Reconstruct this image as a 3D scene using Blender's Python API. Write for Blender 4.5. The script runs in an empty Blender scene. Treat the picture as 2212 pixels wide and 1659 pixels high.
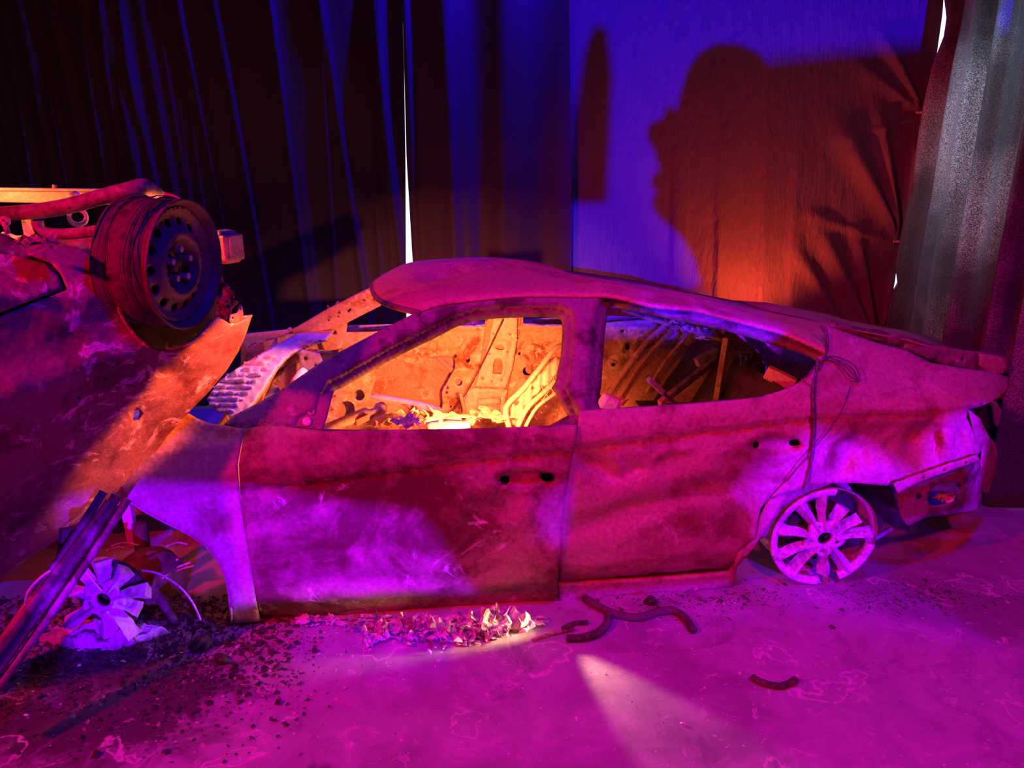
import bpy, bmesh, math, random
from mathutils import Vector, Matrix, noise
from mathutils.geometry import delaunay_2d_cdt
R = math.radians
random.seed(7)
C = bpy.context.scene
col = C.collection

# ------------------------------------------------------------------ camera, world, exposure
FPX, PITCH, HCAM = 1662.0, R(17.2), 1.75
cd = bpy.data.cameras.new('camera'); cam = bpy.data.objects.new('camera', cd); col.objects.link(cam)
cd.sensor_fit = 'HORIZONTAL'; cd.sensor_width = 36; cd.lens = 36 * FPX / 2212; cd.clip_start = .02
cam.location = (0, 0, HCAM); cam.rotation_euler = (math.pi / 2 - PITCH, 0, 0)
C.camera = cam
C.view_settings.view_transform = 'Standard'; C.view_settings.look = 'None'
C.view_settings.exposure = 0.0; C.view_settings.gamma = 1.0
w = bpy.data.worlds.new('world'); C.world = w; w.use_nodes = True
w.node_tree.nodes['Background'].inputs[0].default_value = (.25, .02, .5, 1)
w.node_tree.nodes['Background'].inputs[1].default_value = .012

CAMV = Vector((0, 0, HCAM))
FW = Vector((0, math.cos(PITCH), -math.sin(PITCH))); UP = Vector((0, math.sin(PITCH), math.cos(PITCH))); RT = Vector((1, 0, 0))
def ray(u, v): return RT * (u - 1106) + UP * (829.5 - v) + FW * FPX
def ground(u, v, z=0):
    r = ray(u, v); return CAMV + r * ((z - HCAM) / r.z)
# frame of the silver sedan: x along its length, y away from the camera, z up
A0 = Vector((-1.052, 2.479, 0)); YAW = math.atan2(.1317184, .99128718)
MA = Matrix.Translation(A0) @ Matrix.Rotation(YAW, 4, 'Z'); MAI = MA.inverted()
DX = (MA.to_3x3() @ Vector((1, 0, 0))); DN = (MA.to_3x3() @ Vector((0, 1, 0)))
def W(x, y, z): return MA @ Vector((x, y, z))
def hitA(u, v, y=0):
    r = ray(u, v); t = ((A0 - CAMV).dot(DN) + y) / r.dot(DN); return CAMV + r * t
def hitx(u, v, x):                      # plane across the car at car x
    r = ray(u, v); t = ((A0 - CAMV).dot(DX) + x) / r.dot(DX); return CAMV + r * t

def hitB0(u, v):
    r = ray(u, v); n = Vector((.77, -.64, 0)); t = ((Vector((-1.214, 2.2, .5)) - CAMV).dot(n)) / r.dot(n); return CAMV + r * t

# ------------------------------------------------------------------ lights
def spot(name, loc, tgt, colr, power, cone=60, blend=.3, size=.03):
    l = bpy.data.lights.new(name, 'SPOT'); l.color = colr; l.energy = power; l.spot_size = R(cone); l.spot_blend = blend; l.shadow_soft_size = size
    o = bpy.data.objects.new(name, l); col.objects.link(o); o.location = loc
    o.rotation_euler = (Vector(tgt) - Vector(loc)).to_track_quat('-Z', 'Y').to_euler(); return o
def point(name, loc, colr, power, size=.05):
    l = bpy.data.lights.new(name, 'POINT'); l.color = colr; l.energy = power; l.shadow_soft_size = size
    o = bpy.data.objects.new(name, l); col.objects.link(o); o.location = loc; return o
RED = (1, .0, .03); BLUE = (.02, 0, 1); ORANGE = (1, .18, .045); PINK = (1, .02, .22)
LB = Vector((.75, -2.5, 1.84))                                   # blue stage lamp that throws the head's shadow
LD = Vector((-.1, -1.6, .75)); LR = Vector((2.9, -1.3, .8))       # added low blue lamps for patches on the front door and the tail
spot('red_key', (-2.9, -.1, 3.3), (.9, 2.6, .1), (1, .003, .07), 950, 70, .7, .10)
spot('red_wash', (1.2, -1.0, 3.9), (1.2, 2.3, .0), (1, .01, .09), 640, 58, .9, .15)
spot('blue_overhead', (.9, .9, 4.6), (.6, 2.2, 0), BLUE, 560, 80, .9, .25)
spot('blue_key', LB, hitA(1560, 330, 2.75), BLUE, 5200, 56, .25, .009)
spot('blue_door', LD, hitA(700, 1180), (.2, 0, 1), 2500, 44, .1, .012)
spot('blue_rear', LR, hitA(1780, 1080), (.22, 0, 1), 2600, 32, .1, .015)
spot('blue_front_wheel', (-.75, .7, .3), hitA(230, 1280, .1), BLUE, 18, 36, .8, .04)  # added spot that turns the front wheel blue
spot('blue_graze', W(1.76, 2.5, 3.9), W(-.3, 2.72, .6), BLUE, 650, 78, .6, .02)  # added spot grazing the folds to draw blue streaks
spot('orange_inside', W(.98, .27, .80), W(.95, 1.66, .22), ORANGE, 250, 86, .8, .04)
point('orange_under_sill', W(1.12, .45, .10), ORANGE, 16, .03)
spot('orange_wing', W(1.25, -.05, 1.72), hitB0(478, 790), (1, .10, .02), 900, 12.5, .45, .02)  # added spot above the roof, no fixture, puts orange on the wing
spot('orange_cowl', W(.66, .85, 1.12), W(.05, .75, .79), ORANGE, 80, 84, .6, .03)  # extra spot added to turn the cowl orange
point('orange_dash', W(.75, .32, .52), ORANGE, 14, .03)  # extra point added to brighten the steering column
spot('orange_curtain', W(3.12, 2.36, .38), W(3.25, 2.75, 1.5), (1, .07, .015), 85, 110, .9, .04)
point('orange_behind_left', (-2.15, 3.0, 1.62), ORANGE, 14, .04)
point('orange_behind_wheel', (-1.25, 2.95, 1.45), ORANGE, 5, .04)
spot('warm_floor', ground(1205, 1372) + Vector((0, 0, .07)), ground(1560, 1680), (1, .42, .3), 20, 36, .6, .02)
spot('warm_heap', ground(1225, 1368) + Vector((0, 0, .085)), ground(960, 1372), (1, .5, .2), 48, 36, .7, .03)
spot('cool_right', (-.1, 3.5, 3.9), W(3.95, 1.55, 1.75), (.38, .75, 1), 420, 29, .9, .1)  # added spot standing in for daylight through the woven curtain

# ------------------------------------------------------------------ object helpers
ROOTM = {}
def tag(o, label=None, cat=None, group=None, kind=None):
    if label: o['label'] = label
    if cat: o['category'] = cat
    if group: o['group'] = group
    if kind: o['kind'] = kind
    return o
def empty(name, M, label, cat, group=None):
    o = bpy.data.objects.new(name, None); col.objects.link(o); o.matrix_world = M; o.empty_display_size = .1
    ROOTM[o] = M.copy(); return tag(o, label, cat, group)
def mesh(name, verts, faces, mat, parent=None, smooth=True, solid=0, bevel=0, origin=None, off=-1):
    me = bpy.data.meshes.new(name)
    M = ROOTM[parent] if parent is not None else (Matrix.Translation(origin) if origin is not None else Matrix.Identity(4))
    MI = M.inverted()
    me.from_pydata([MI @ Vector(v) for v in verts], [], faces); me.update()
    bm = bmesh.new(); bm.from_mesh(me); bmesh.ops.remove_doubles(bm, verts=bm.verts, dist=1e-5)
    if not solid: bmesh.ops.recalc_face_normals(bm, faces=bm.faces)
    bm.to_mesh(me); bm.free()
    me.materials.append(mat)
    if smooth:
        for p in me.polygons: p.use_smooth = True
    o = bpy.data.objects.new(name, me); col.objects.link(o)
    if parent is not None: o.parent = parent; ROOTM[o] = M
    else: o.matrix_world = M; ROOTM[o] = M.copy()
    if solid:
        s = o.modifiers.new('solid', 'SOLIDIFY'); s.thickness = solid; s.offset = off
    if bevel:
        b = o.modifiers.new('bevel', 'BEVEL'); b.width = bevel; b.segments = 2; b.limit_method = 'ANGLE'
    return o
def inpoly(x, y, P):
    c = False; j = len(P) - 1
    for i in range(len(P)):
        xi, yi = P[i]; xj, yj = P[j]
        if (yi > y) != (yj > y) and x < (xj - xi) * (y - yi) / (yj - yi) + xi: c = not c
        j = i
    return c
def dpoly(x, y, P, closed=True):
    best = 1e9; n = len(P)
    for i in range(n if closed else n - 1):
        ax, ay = P[i]; bx, by = P[(i + 1) % n]; dx, dy = bx - ax, by - ay; L = dx * dx + dy * dy
        t = 0 if L == 0 else max(0, min(1, ((x - ax) * dx + (y - ay) * dy) / L))
        d = (x - ax - t * dx) ** 2 + (y - ay - t * dy) ** 2
        if d < best: best = d
    return math.sqrt(best)
def smooth_poly(P, k=4, closed=True):
    out = []; n = len(P)
    for i in range(n if closed else n - 1):
        p0 = P[(i - 1) % n] if closed or i > 0 else P[i]; p1 = P[i]; p2 = P[(i + 1) % n]
        p3 = P[(i + 2) % n] if closed or i < n - 2 else p2
        for j in range(k):
            t = j / k
            out.append(tuple(.5 * (2 * b + (c - a) * t + (2 * a - 5 * b + 4 * c - d) * t * t + (3 * b - a - 3 * c + d) * t ** 3) for a, b, c, d in zip(p0, p1, p2, p3)))
    if not closed: out.append(tuple(P[-1]))
    return out
def resample(P, s):
    out = []; n = len(P)
    for i in range(n):
        a = P[i]; b = P[(i + 1) % n]; L = math.hypot(b[0] - a[0], b[1] - a[1]); k = max(1, int(round(L / s)))
        for j in range(k): out.append((a[0] + (b[0] - a[0]) * j / k, a[1] + (b[1] - a[1]) * j / k))
    return out
def cdt(outline, holes, res, rng=None):
    rng = rng or random.Random(3)
    O = resample(outline, res); H = [resample(h, res * .7) for h in holes]
    pts = []; edges = []
    for L in [O] + H:
        b = len(pts); pts += L; edges += [(b + i, b + (i + 1) % len(L)) for i in range(len(L))]
    x0 = min(p[0] for p in O); x1 = max(p[0] for p in O); y0 = min(p[1] for p in O); y1 = max(p[1] for p in O)
    y = y0 + res * .5; row = 0
    while y < y1:
        x = x0 + (res * .5 if row % 2 else res)
        while x < x1:
            px = x + rng.uniform(-.12, .12) * res; py = y + rng.uniform(-.12, .12) * res
            if inpoly(px, py, O) and not any(inpoly(px, py, h) for h in H) and dpoly(px, py, O) > res * .45 and all(dpoly(px, py, h) > res * .4 for h in H):
                pts.append((px, py))
            x += res
        y += res * .87; row += 1
    r = delaunay_2d_cdt([Vector(p) for p in pts], edges, [], 0, 1e-5)
    V = [(p.x, p.y) for p in r[0]]; F = []
    for f in r[2]:
        cx = sum(V[i][0] for i in f) / len(f); cy = sum(V[i][1] for i in f) / len(f)
        if inpoly(cx, cy, O) and not any(inpoly(cx, cy, h) for h in H): F.append(tuple(f))
    return V, F, O, H
def face_cam(verts, faces, toward=None):
    toward = toward or CAMV; out = []
    for f in faces:
        a, b, c = (verts[i] for i in f[:3]); n = (b - a).cross(c - a)
        out.append(tuple(f) if n.dot(toward - a) > 0 else tuple(reversed(f)))
    return out
def panel(name, outline, holes, surf, mat, parent=None, res=12, thick=.004, sm=0, hsm=0, origin=None, off=-1):
    if sm: outline = smooth_poly(outline, sm)
    if hsm: holes = [smooth_poly(h, hsm) for h in holes]
    V, F, O, H = cdt(outline, holes, res)
    vs = [surf(u, v) for u, v in V]
    return mesh(name, vs, face_cam(vs, F), mat, parent, True, thick, origin=origin, off=off)
def tube_geo(P, r, n=8, cap=True, sq=1.0):
    P = [Vector(p) for p in P]; V = []; F = []; m = len(P); up = None
    for i in range(m):
        t = (P[min(i + 1, m - 1)] - P[max(i - 1, 0)]).normalized()
        if up is None:
            up = Vector((0, 0, 1)) if abs(t.z) < .9 else Vector((1, 0, 0))
        a = t.cross(up).normalized(); up = a.cross(t).normalized()
        rr = r[i] if isinstance(r, (list, tuple)) else r
        for k in range(n):
            th = 2 * math.pi * k / n; V.append(P[i] + a * math.cos(th) * rr + up * math.sin(th) * rr * sq)
    for i in range(m - 1):
        for k in range(n):
            F.append((i * n + k, i * n + (k + 1) % n, (i + 1) * n + (k + 1) % n, (i + 1) * n + k))
    if cap: F.append(tuple(range(n))); F.append(tuple((m - 1) * n + k for k in range(n)))
    return V, F
def cr3(P, k=6):
    return [Vector(p) for p in smooth_poly([tuple(p) for p in P], k, False)]
def tube(name, P, r, mat, parent=None, n=8, sm=0, sq=1.0, origin=None):
    if sm:
        if isinstance(r, (list, tuple)):
            r = list(r); k = sm; r = [r[i // k] + (r[min(i // k + 1, len(r) - 1)] - r[i // k]) * (i % k) / k for i in range((len(r) - 1) * k + 1)]
        P = cr3(P, sm)
    V, F = tube_geo(P, r, n, True, sq); return mesh(name, V, F, mat, parent, origin=origin)
def join(*gs):
    V = []; F = []
    for v, f in gs:
        b = len(V); V += list(v); F += [tuple(i + b for i in q) for q in f]
    return V, F
def box_geo(c, ax, ay, az):             # centre and three half-axis vectors
    c = Vector(c); V = [c + ax * i + ay * j + az * k for i in (-1, 1) for j in (-1, 1) for k in (-1, 1)]
    return V, [(0, 1, 3, 2), (4, 6, 7, 5), (0, 4, 5, 1), (2, 3, 7, 6), (0, 2, 6, 4), (1, 5, 7, 3)]
def beam_geo(p, q, w, h, up=Vector((0, 0, 1))):
    p = Vector(p); q = Vector(q); d = (q - p); t = d.normalized(); a = t.cross(up).normalized(); b = a.cross(t)
    return box_geo((p + q) / 2, d / 2, a * w / 2, b * h / 2)
def lathe_geo(prof, M, n=48, arc=None):  # profile (radius, depth) about the local y axis
    V = []; F = []; m = len(prof)
    for i in range(n):
        th = 2 * math.pi * i / n
        for r, d in prof: V.append(M @ Vector((r * math.cos(th), d, r * math.sin(th))))
    for i in range(n):
        if arc and not arc(2 * math.pi * (i + .5) / n): continue
        j = (i + 1) % n
        for k in range(m - 1): F.append((i * m + k, i * m + k + 1, j * m + k + 1, j * m + k))
    return V, F
def circ(cx, cy, rx, ry=None, n=16, rot=0):
    ry = ry or rx; c, s = math.cos(rot), math.sin(rot)
    return [(cx + rx * math.cos(a) * c - ry * math.sin(a) * s, cy + rx * math.cos(a) * s + ry * math.sin(a) * c) for a in (2 * math.pi * i / n for i in range(n))]
def sstep(a, b, x):
    t = max(0, min(1, (x - a) / (b - a))); return t * t * (3 - 2 * t)
def lerp_tab(T, x):
    if x <= T[0][0]: return T[0][1]
    for (a, fa), (b, fb) in zip(T, T[1:]):
        if x <= b: return fa + (fb - fa) * (x - a) / (b - a)
    return T[-1][1]
def crumple(name, c, size, mat, seed, parent=None, flat=.5, n=9, amp=.5, origin=None):
    rng = random.Random(seed); V = []; F = []
    rz = rng.uniform(0, 6.28); cs, sn = math.cos(rz), math.sin(rz); off = Vector((seed * 3.1, seed * 1.7, 0))
    asp = rng.uniform(.45, .9)
    for i in range(n):
        for j in range(n):
            a = (i / (n - 1) - .5) * size; b = (j / (n - 1) - .5) * size * asp
            k = 1 - .35 * abs(noise.noise(off + Vector((i * .9, j * .9, 4))))
            h = abs(noise.noise(off + Vector((a, b, 0)) * 2.6 / size)) * size * amp + rng.uniform(0, .07) * size
            x = a * k + rng.uniform(-.05, .05) * size; y = b * k + rng.uniform(-.05, .05) * size
            V.append(Vector(c) + Vector((x * cs - y * sn, x * sn + y * cs, h * flat + .002)))
    for i in range(n - 1):
        for j in range(n - 1):
            if (i in (0, n - 2) or j in (0, n - 2)) and rng.random() < .3: continue
            F.append((i * n + j, (i + 1) * n + j, (i + 1) * n + j + 1, i * n + j + 1))
    return mesh(name, V, F, mat, parent, False, .0015, origin=origin if origin is not None else (Vector(c) if parent is None else None))

# ------------------------------------------------------------------ materials
def newmat(name):
    m = bpy.data.materials.new(name); m.use_nodes = True; nt = m.node_tree
    return m, nt, nt.nodes['Principled BSDF'], nt.nodes.new('ShaderNodeTexCoord')
def add_noise(nt, vec, scale, detail=8, rough=.6, dist=0):
    n = nt.nodes.new('ShaderNodeTexNoise'); n.inputs['Scale'].default_value = scale; n.inputs['Detail'].default_value = detail
    n.inputs['Roughness'].default_value = rough; n.inputs['Distortion'].default_value = dist; nt.links.new(vec, n.inputs['Vector']); return n.outputs['Fac']
def ramp(nt, fac, stops):
    r = nt.nodes.new('ShaderNodeValToRGB'); nt.links.new(fac, r.inputs[0]); e = r.color_ramp.elements
    while len(e) < len(stops): e.new(.5)
    for el, (p, c) in zip(e, stops): el.position = p; el.color = (*c, 1) if len(c) == 3 else c
    return r.outputs[0]
def mixc(nt, f, a, b):
    m = nt.nodes.new('ShaderNodeMix'); m.data_type = 'RGBA'
    if isinstance(f, (int, float)): m.inputs[0].default_value = f
    else: nt.links.new(f, m.inputs[0])
    for s, x in ((6, a), (7, b)):
        if isinstance(x, tuple): m.inputs[s].default_value = (*x, 1)
        else: nt.links.new(x, m.inputs[s])
    return m.outputs[2]
def burnt(name, base, dark, pale, dk=(.40, .52), pl=(.60, .68), sc=3.2, rough=.62, metal=.15, bump=.35, fine=60):
    m, nt, b, tc = newmat(name); v = tc.outputs['Object']
    big = add_noise(nt, v, sc, 9, .62, .6); mid = add_noise(nt, v, sc * 3.7, 10, .7, .3); sm = add_noise(nt, v, fine, 6, .7)
    lo = nt.nodes.new('ShaderNodeMath'); lo.operation = 'MULTIPLY_ADD'; nt.links.new(mid, lo.inputs[0]); lo.inputs[1].default_value = .35; nt.links.new(big, lo.inputs[2])
    f0 = lo.outputs[0]                                     # about .35 .. .85 round .67
    c = mixc(nt, ramp(nt, f0, [(dk[0] + .17, (1, 1, 1)), (dk[1] + .17, (0, 0, 0))]), base, dark)
    pn = add_noise(nt, v, sc * 1.6, 12, .75, 1.2)
    c = mixc(nt, ramp(nt, pn, [(pl[0], (0, 0, 0)), (pl[1], (1, 1, 1))]), c, pale)
    g = ramp(nt, sm, [(.3, (.55, .55, .55)), (.7, (1.25, 1.25, 1.25))])
    mm = nt.nodes.new('ShaderNodeMix'); mm.data_type = 'RGBA'; mm.blend_type = 'MULTIPLY'; mm.inputs[0].default_value = .8
    nt.links.new(c, mm.inputs[6]); nt.links.new(g, mm.inputs[7]); nt.links.new(mm.outputs[2], b.inputs['Base Color'])
    b.inputs['Roughness'].default_value = rough; b.inputs['Metallic'].default_value = metal
    bp = nt.nodes.new('ShaderNodeBump'); bp.inputs['Strength'].default_value = bump; bp.inputs['Distance'].default_value = .006
    ad = nt.nodes.new('ShaderNodeMath'); ad.operation = 'MULTIPLY_ADD'; nt.links.new(mid, ad.inputs[0]); ad.inputs[1].default_value = 1.2; nt.links.new(sm, ad.inputs[2])
    nt.links.new(ad.outputs[0], bp.inputs['Height']); nt.links.new(bp.outputs[0], b.inputs['Normal'])
    return m
M_body = burnt('ashen_body_metal', (.46, .36, .26), (.22, .11, .06), (.72, .68, .62), dk=(.34, .50), pl=(.60, .70))
M_door = burnt('rusted_door_metal', (.38, .27, .20), (.13, .05, .03), (.70, .64, .58), dk=(.44, .60), pl=(.60, .68))
M_roof = burnt('ashen_roof_metal', (.60, .42, .22), (.42, .2, .09), (.66, .55, .44), dk=(.36, .46), bump=.2)
M_frame = burnt('sooty_frame_metal', (.26, .21, .19), (.08, .045, .04), (.5, .46, .44), sc=6)
M_rust = burnt('orange_rust_metal', (.62, .40, .26), (.42, .20, .10), (.85, .75, .62), dk=(.36, .50), pl=(.56, .62), sc=7, bump=.6)
M_inner = burnt('speckled_inner_metal', (.74, .52, .34), (.26, .11, .05), (.95, .88, .74), dk=(.40, .50), pl=(.54, .60), sc=6, bump=.8, fine=45)
M_pale = burnt('bare_pale_metal', (.80, .72, .60), (.6, .45, .30), (.92, .88, .8), dk=(.3, .42), sc=9, bump=.3)
M_dark = burnt('charred_metal', (.06, .045, .04), (.02, .015, .014), (.14, .1, .09), sc=8)
M_alloy = burnt('burnt_alloy', (.66, .62, .60), (.4, .36, .34), (.8, .76, .74), sc=14, rough=.5, metal=.2, bump=.8, fine=90)
M_wreck = burnt('overturned_body_metal', (.34, .24, .19), (.14, .06, .04), (.85, .78, .74), dk=(.36, .52), pl=(.55, .60), sc=4)
M_steel = burnt('rusted_steel', (.14, .09, .09), (.07, .04, .04), (.24, .19, .17), sc=10, rough=.55)
M_arm = burnt('suspension_metal', (.36, .3, .3), (.2, .14, .13), (.5, .45, .42), sc=12)
M_ash = burnt('ash_scraps', (.62, .58, .54), (.22, .18, .17), (.85, .8, .75), sc=18, rough=.9, metal=0)
M_rub = burnt('perished_rubber', (.10, .05, .05), (.04, .025, .03), (.18, .12, .12), sc=20, rough=.8, metal=0)
M_wire = burnt('tie_wire', (.16, .14, .2), (.08, .06, .08), (.3, .28, .34), sc=30, rough=.5)
M_wood = burnt('scorched_board', (.42, .34, .22), (.14, .09, .06), (.5, .42, .3), sc=9, rough=.85, metal=0)
M_blue = burnt('painted_blue_light', (.10, .16, .5), (.05, .06, .2), (.2, .25, .6), sc=9, metal=0)  # blue light on rear cabin bits, put into their base colour
M_skin = burnt('skin', (.5, .33, .26), (.45, .3, .22), (.55, .38, .3), metal=0, bump=.05)
M_cloth = burnt('dark_clothes', (.05, .05, .06), (.03, .03, .03), (.07, .07, .08), metal=0, bump=.1)

def fabric(name, base, speck, wr=.5, spk=(.62, .74), sc=90, trans=0):
    m, nt, b, tc = newmat(name); v = tc.outputs['Object']
    mp = nt.nodes.new('ShaderNodeMapping'); mp.inputs['Scale'].default_value = (1, 1, 2.6); nt.links.new(v, mp.inputs[0])
    s = add_noise(nt, mp.outputs[0], sc, 3, .7); lo = add_noise(nt, v, 1.1, 4, .5)
    mr = nt.nodes.new('ShaderNodeMath'); mr.operation = 'MULTIPLY'; nt.links.new(ramp(nt, s, [(spk[0], (0, 0, 0)), (spk[1], (1, 1, 1))]), mr.inputs[0])
    nt.links.new(ramp(nt, lo, [(.42, (.1, .1, .1)), (.6, (1, 1, 1))]), mr.inputs[1])
    nt.links.new(mixc(nt, mr.outputs[0], base, speck), b.inputs['Base Color'])
    b.inputs['Roughness'].default_value = .75; b.inputs['Sheen Weight'].default_value = .15
    mp2 = nt.nodes.new('ShaderNodeMapping'); mp2.inputs['Scale'].default_value = (2.0, 2.0, .55); nt.links.new(v, mp2.inputs[0])
    w1 = add_noise(nt, mp2.outputs[0], 3.5, 5, .5, .7); w2 = add_noise(nt, mp2.outputs[0], 15, 4, .55, .9)
    ad = nt.nodes.new('ShaderNodeMath'); ad.operation = 'MULTIPLY_ADD'; nt.links.new(w2, ad.inputs[0]); ad.inputs[1].default_value = .45; nt.links.new(w1, ad.inputs[2])
    bp = nt.nodes.new('ShaderNodeBump'); bp.inputs['Strength'].default_value = wr; bp.inputs['Distance'].default_value = .03
    nt.links.new(ad.outputs[0], bp.inputs['Height']); nt.links.new(bp.outputs[0], b.inputs['Normal'])
    return m
M_cur_dark = fabric('dark_curtain_cloth', (.028, .022, .034), (.09, .07, .10), .35)
M_cur_mid = fabric('middle_curtain_cloth', (.045, .03, .05), (.06, .05, .07), .25)
M_cur_main = fabric('grey_curtain_cloth', (.15, .13, .17), (.26, .22, .26), 1.0)
M_cur_right = fabric('woven_mesh_curtain', (.025, .03, .035), (.75, .85, .85), .2, (.47, .60), 150)  # bright specks put the glint of daylight through the weave into the colour

def floor_mat():
    m, nt, b, tc = newmat('worn_concrete'); v = tc.outputs['Object']
    big = add_noise(nt, v, 1.3, 8, .6, .5); mid = add_noise(nt, v, 7, 10, .7, .8); fine = add_noise(nt, v, 70, 5, .7)
    c = ramp(nt, mid, [(.3, (.25, .24, .26)), (.55, (.36, .34, .37)), (.75, (.46, .43, .46))])
    soot = ramp(nt, big, [(.36, (1, 1, 1)), (.5, (0, 0, 0))])
    c = mixc(nt, soot, c, (.2, .18, .19))
    sp = nt.nodes.new('ShaderNodeSeparateXYZ'); nt.links.new(v, sp.inputs[0])
    # burnt soil that lies round the wreck's front end
    def gauss(cx, cy, rx, ry):
        mp = nt.nodes.new('ShaderNodeMapping'); mp.inputs['Location'].default_value = (-cx / rx, -cy / ry, 0); mp.inputs['Scale'].default_value = (1 / rx, 1 / ry, 0)
        nt.links.new(v, mp.inputs[0]); ln = nt.nodes.new('ShaderNodeVectorMath'); ln.operation = 'LENGTH'; nt.links.new(mp.outputs[0], ln.inputs[0])
        a = nt.nodes.new('ShaderNodeMath'); a.operation = 'MULTIPLY_ADD'; nt.links.new(mid, a.inputs[0]); a.inputs[1].default_value = .9; nt.links.new(ln.outputs['Value'], a.inputs[2])
        return ramp(nt, a.outputs[0], [(.95, (1, 1, 1)), (1.0, (.0, .0, .0))]) if False else ramp(nt, a.outputs[0], [(.75, (1, 1, 1)), (1.0, (0, 0, 0))])
    for g in ((-1.35, 2.15, 1.0, .75), (-.55, 1.75, .12, .2)):
        c = mixc(nt, gauss(*g), c, (.07, .06, .06))
    # flaked paint outlines and scratches
    vo = nt.nodes.new('ShaderNodeTexNoise'); vo.inputs['Scale'].default_value = 3.4; vo.inputs['Detail'].default_value = 9; vo.inputs['Distortion'].default_value = .4; nt.links.new(v, vo.inputs['Vector'])
    sc = ramp(nt, vo.outputs['Fac'], [(.612, (0, 0, 0)), (.62, (1, 1, 1)), (.632, (0, 0, 0))])
    c = mixc(nt, sc, c, (.62, .56, .58))
    v2 = nt.nodes.new('ShaderNodeTexNoise'); v2.inputs['Scale'].default_value = 9; v2.inputs['Detail'].default_value = 11; v2.inputs['Roughness'].default_value = .7; v2.inputs['Distortion'].default_value = 1.2; nt.links.new(v, v2.inputs['Vector'])
    c = mixc(nt, ramp(nt, v2.outputs['Fac'], [(.60, (0, 0, 0)), (.625, (.8, .8, .8)), (.65, (.15, .15, .15))]), c, (.58, .5, .53))
    c = mixc(nt, ramp(nt, add_noise(nt, v, 2.4, 10, .75, .9), [(.36, (.75, .75, .75)), (.44, (0, 0, 0))]), c, (.17, .15, .17))
    mp = nt.nodes.new('ShaderNodeMapping'); mp.inputs['Rotation'].default_value = (0, 0, .6); mp.inputs['Scale'].default_value = (3, 60, 1); nt.links.new(v, mp.inputs[0])
    scr = ramp(nt, add_noise(nt, mp.outputs[0], 1.5, 4, .6), [(.70, (0, 0, 0)), (.73, (1, 1, 1))]); c = mixc(nt, scr, c, (.55, .5, .52))
    spk = ramp(nt, add_noise(nt, v, 42, 2, .5), [(.70, (0, 0, 0)), (.74, (1, 1, 1))]); c = mixc(nt, spk, c, (.66, .6, .6))
    nt.links.new(c, b.inputs['Base Color']); b.inputs['Roughness'].default_value = .6
    bp = nt.nodes.new('ShaderNodeBump'); bp.inputs['Strength'].default_value = .35; bp.inputs['Distance'].default_value = .004
    ad = nt.nodes.new('ShaderNodeMath'); ad.operation = 'ADD'; nt.links.new(mid, ad.inputs[0]); nt.links.new(fine, ad.inputs[1])
    nt.links.new(ad.outputs[0], bp.inputs['Height']); nt.links.new(bp.outputs[0], b.inputs['Normal']); return m
M_floor = floor_mat()
M_wall, nt, b, tc = newmat('dark_wall'); b.inputs['Base Color'].default_value = (.03, .03, .035, 1); b.inputs['Roughness'].default_value = .9
M_day, nt, b, tc = newmat('daylight_pane'); b.inputs['Base Color'].default_value = (.8, .85, .9, 1)
b.inputs['Emission Color'].default_value = (.78, .9, 1, 1); b.inputs['Emission Strength'].default_value = 1.6
M_clip, nt, b, tc = newmat('pink_clip'); b.inputs['Base Color'].default_value = (.9, .5, .55, 1)

# ------------------------------------------------------------------ the room
def struct(o): o['kind'] = 'structure'; return o
def quad(name, P, mat): return struct(mesh(name, [Vector(p) for p in P], [(0, 1, 2, 3)], mat, None, False))
quad('floor', [(-5, -5, 0), (6, -5, 0), (6, 8, 0), (-5, 8, 0)], M_floor)
YW = 3.6                                                        # back wall, in the sedan's frame
quad('wall_back', [W(-5, YW, 0), W(7, YW, 0), W(7, YW, 5), W(-5, YW, 5)], M_wall)
quad('wall_left', [(-5, -5, 0), (-5, 8, 0), (-5, 8, 5), (-5, -5, 5)], M_wall)
quad('wall_right', [(6, -5, 0), (6, 8, 0), (6, 8, 5), (6, -5, 5)], M_wall)
quad('wall_front', [(-5, -5, 0), (6, -5, 0), (6, -5, 5), (-5, -5, 5)], M_wall)
quad('ceiling', [(-5, -5, 5), (6, -5, 5), (6, 8, 5), (-5, 8, 5)], M_wall)
YC = 2.75
def lx(u, v, y=YC):
    p = MAI @ hitA(u, v, y); return p.x, p.z
def window(name, x0, x1, z0, z1):
    V = [W(x0, YW - .03, z0), W(x1, YW - .03, z0), W(x1, YW - .03, z1), W(x0, YW - .03, z1)]
    o = struct(mesh(name, V, [(0, 1, 2, 3)], M_day, None, False, .01))
    return o
window('window_1', .25, 1.35, .1, 2.6)
window('window_2', 3.75, 5.2, .1, 2.9)

# ------------------------------------------------------------------ curtains
def curtain(name, edgeL, edgeR, mat, label, nx, nz, folds, z0=.015, z1=3.2, group=None, pin=None):
    """edges: functions z -> plan point (car x, car y); folds(s, z, x) -> outward displacement"""
    V = []; F = []
    for j in range(nz):
        z = z0 + (z1 - z0) * j / (nz - 1); a = Vector(edgeL(z)); b2 = Vector(edgeR(z))
        n = Vector((-(b2 - a).y, (b2 - a).x)).normalized()
        for i in range(nx):
            s = i / (nx - 1); p = a.lerp(b2, s) - n * folds(s, z, a.lerp(b2, s).x); V.append(W(p.x, p.y, z))
    for j in range(nz - 1):
        for i in range(nx - 1): F.append((j * nx + i, j * nx + i + 1, (j + 1) * nx + i + 1, (j + 1) * nx + i))
    o = mesh(name, V, face_cam(V, F), mat, None, True, .003, origin=W(*edgeL(0), 0))
    return tag(o, label, 'curtain')
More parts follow.
